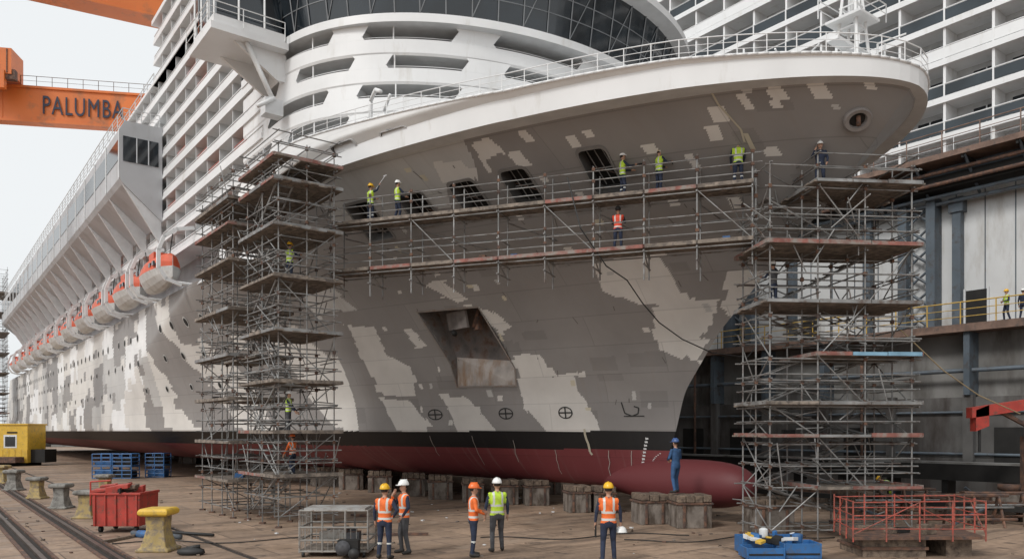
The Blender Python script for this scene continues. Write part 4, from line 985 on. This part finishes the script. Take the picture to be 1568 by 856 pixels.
    for sx in (-.032,.032): ex.obox(up((sx,.103,1.67)),(.012,0,0),(0,.006,0),(0,0,.005),dark)
    ex.obox(up((0,.102,1.6)),(.022,0,0),(0,.005,0),(0,0,.004),mat('lips',(.3,.12,.1),.6))
    if fingers:
        for sg,(e,w,hn) in zip((1,-1),arms):
            w_=up(w);h_=up(hn); d=(h_-w_).normalized(); side=d.cross(Vector((1,0,0)))
            if side.length<.1: side=d.cross(Vector((0,0,1)))
            side.normalize(); nrm=d.cross(side).normalized()*(-sg)
            for k in range(4):
                b=h_+side*(-.026+.0175*k)+d*.02; ln=[.036,.042,.04,.031][k]
                m1=b+d*ln+nrm*.008; m2=m1+d*ln*.6+nrm*.018
                ex.tube(b,m1,.0095,skin,6,.0088); ex.tube(m1,m2,.0088,skin,6,.007)
            b=w_+(h_-w_)*.5-side*.03; m1=b-side*.02+d*.028+nrm*.01; ex.tube(b,m1,.011,skin,6,.01); ex.tube(m1,m1+d*.028+nrm*.008,.01,skin,6,.008)
    if hold=='helmet':
        p=up(arms[0][2])+Vector((.02,.02,-.13)); ex.lathe(p,[(.15,-.02),(.13,0),(.125,.03),(.1,.08),(.05,.115),(.01,.12)],helW,16)
        p=up(arms[1][2]); ex.obox(p+Vector((0,0,-.12)),(.015,0,0),(0,.08,.0),(0,0,.14),dark)
    if hold=='tool': p=up(arms[0][2]); ex.tube(p,p+Vector((-.02,.25,.05)),.03,dark,8); ex.tube(p+Vector((0,0,-.1)),p,.02,dark,6)
    if hold=='roller': p=up(arms[0][2]); ex.tube(p+Vector((0,-.2,-.25)),p+Vector((0,.3,.45)),.012,white2,6); ex.tube(p+Vector((-.1,.3,.45)),p+Vector((.1,.3,.45)),.035,white2,8)
    ex.obj('helmet_and_hands',ob)
    k=h/1.83; ob.scale=(k*r.uniform(.97,1.05),k,k); ob.location=(x,y,z); ob.rotation_euler=(0,0,yaw); return ob
rd=math.radians
person(-3.4,20.9,0,rd(-15),2.0,hiO,navy,navy,helY,'hips',seed=1)
person(-3.0,21.8,0,rd(120),2.05,hiO,navy,greyw,helW,'phone',seed=2)
person(-1.05,21.3,0,rd(-80),2.0,hiO,hiO,navy,helO,'front',seed=3)
person(-.42,22.2,0,rd(15),2.08,hiY,navy,greyw,helW,'stand',seed=4)
person(2.5,20.3,0,0,2.08,hiO,navy,navy,helY,'stand',seed=6,hold='helmet')
person(5.85,28.0,1.2,rd(35),1.95,bluew,bluew,bluew,mat('helmet_blue',(.05,.1,.25),.4),'front',seed=6)
hy=rd(-33)
def onwalk(f,o,z,**k): p=WKp(f,o,z); return person(p.x,p.y,p.z,hy+k.pop('dy',0),1.55,**k)
onwalk(.275,.5,11.31,vest=hiY,helmet=helW,pose='work',seed=7,hold='tool',dy=-.9)
onwalk(.195,.5,11.31,vest=hiY,helmet=helY,pose='work',seed=8,hold='tool',dy=-.6)
onwalk(.03,.5,11.31,vest=hiY,helmet=helW,pose='down',seed=9,dy=.5)
onwalk(.285,.5,9.51,vest=hiR,helmet=mat('helmet_black',(.03,.03,.03),.4),pose='work',seed=10,dy=.3)
onwalk(.83,.5,11.31,vest=hiY,helmet=helW,pose='work',seed=12,dy=-.5)
onwalk(.905,.5,11.31,vest=hiY,helmet=helY,pose='up',seed=13,dy=-.2,hold='roller')
p=W(7.0,13.2,8.86); person(p.x,p.y,p.z,rd(-30),1.5,hiY,navy,navy,helY,'work',seed=14)
p=W(6.6,13.4,3.36); person(p.x,p.y,p.z,rd(-90),1.5,hiY,navy,greyw,helW,'down',seed=15)
p=W(6.7,13.2,1.81); person(p.x,p.y,p.z,rd(60),1.5,hiO,hiO,navy,helO,'down',seed=16)
person(9.75,24.8,11.06,rd(160),1.5,navy,navy,navy,helW,'phone',seed=17)
person(8.4,25.2,7.36,rd(20),1.5,greyw,navy,navy,helW,'up',seed=18)
person(16.9,34.6,0,rd(70),1.75,hiY,hiY,navy,helY,'down',lean=1.0,seed=19)
p=W(-4.5,T0+.1,9.0)
person(p.x,p.y,p.z,rd(90),1.6,hiY,navy,navy,helY,'front',seed=20); p=W(-5.1,T0-.3,9.0); person(p.x,p.y,p.z,rd(-60),1.6,navy,navy,navy,helW,'stand',seed=21)
# ------------------------------------------------------------ camera, light, world
cam=bpy.data.cameras.new('camera'); co=bpy.data.objects.new('camera',cam); scene.collection.objects.link(co)
co.location=(0,0,3.4); co.rotation_euler=(math.pi/2,0,0); cam.lens=27.55; cam.shift_y=232/1568; cam.clip_start=.1; cam.clip_end=3000
scene.camera=co
w=bpy.data.worlds.new('World'); scene.world=w; w.use_nodes=True; nt=w.node_tree; N=nt.nodes; L=nt.links; bg=N['Background']
sk=N.new('ShaderNodeTexSky'); sk.sky_type='NISHITA'; sk.sun_disc=False; el=rd(42); az=rd(222); sk.sun_elevation=el; sk.sun_rotation=az; sk.dust_density=4; sk.air_density=1.5
hs=N.new('ShaderNodeHueSaturation'); hs.inputs['Saturation'].default_value=.12; L.new(sk.outputs[0],hs.inputs['Color'])
mx=N.new('ShaderNodeMix'); mx.data_type='RGBA'; mx.inputs[0].default_value=.8; L.new(hs.outputs[0],mx.inputs[6]); mx.inputs[7].default_value=(7.4,7.65,7.8,1)
L.new(mx.outputs[2],bg.inputs[0]); bg.inputs[1].default_value=.132
sl=bpy.data.lights.new('sun','SUN'); so=bpy.data.objects.new('sun',sl); scene.collection.objects.link(so); sl.energy=1.5; sl.angle=rd(12); sl.color=(1,.975,.94)
dirv=Vector((math.sin(az)*math.cos(el),math.cos(az)*math.cos(el),math.sin(el)))
so.rotation_euler=dirv.to_track_quat('Z','Y').to_euler(); so.location=(-20,-20,60)
scene.view_settings.view_transform='Standard'; scene.view_settings.look='None'; scene.view_settings.exposure=0
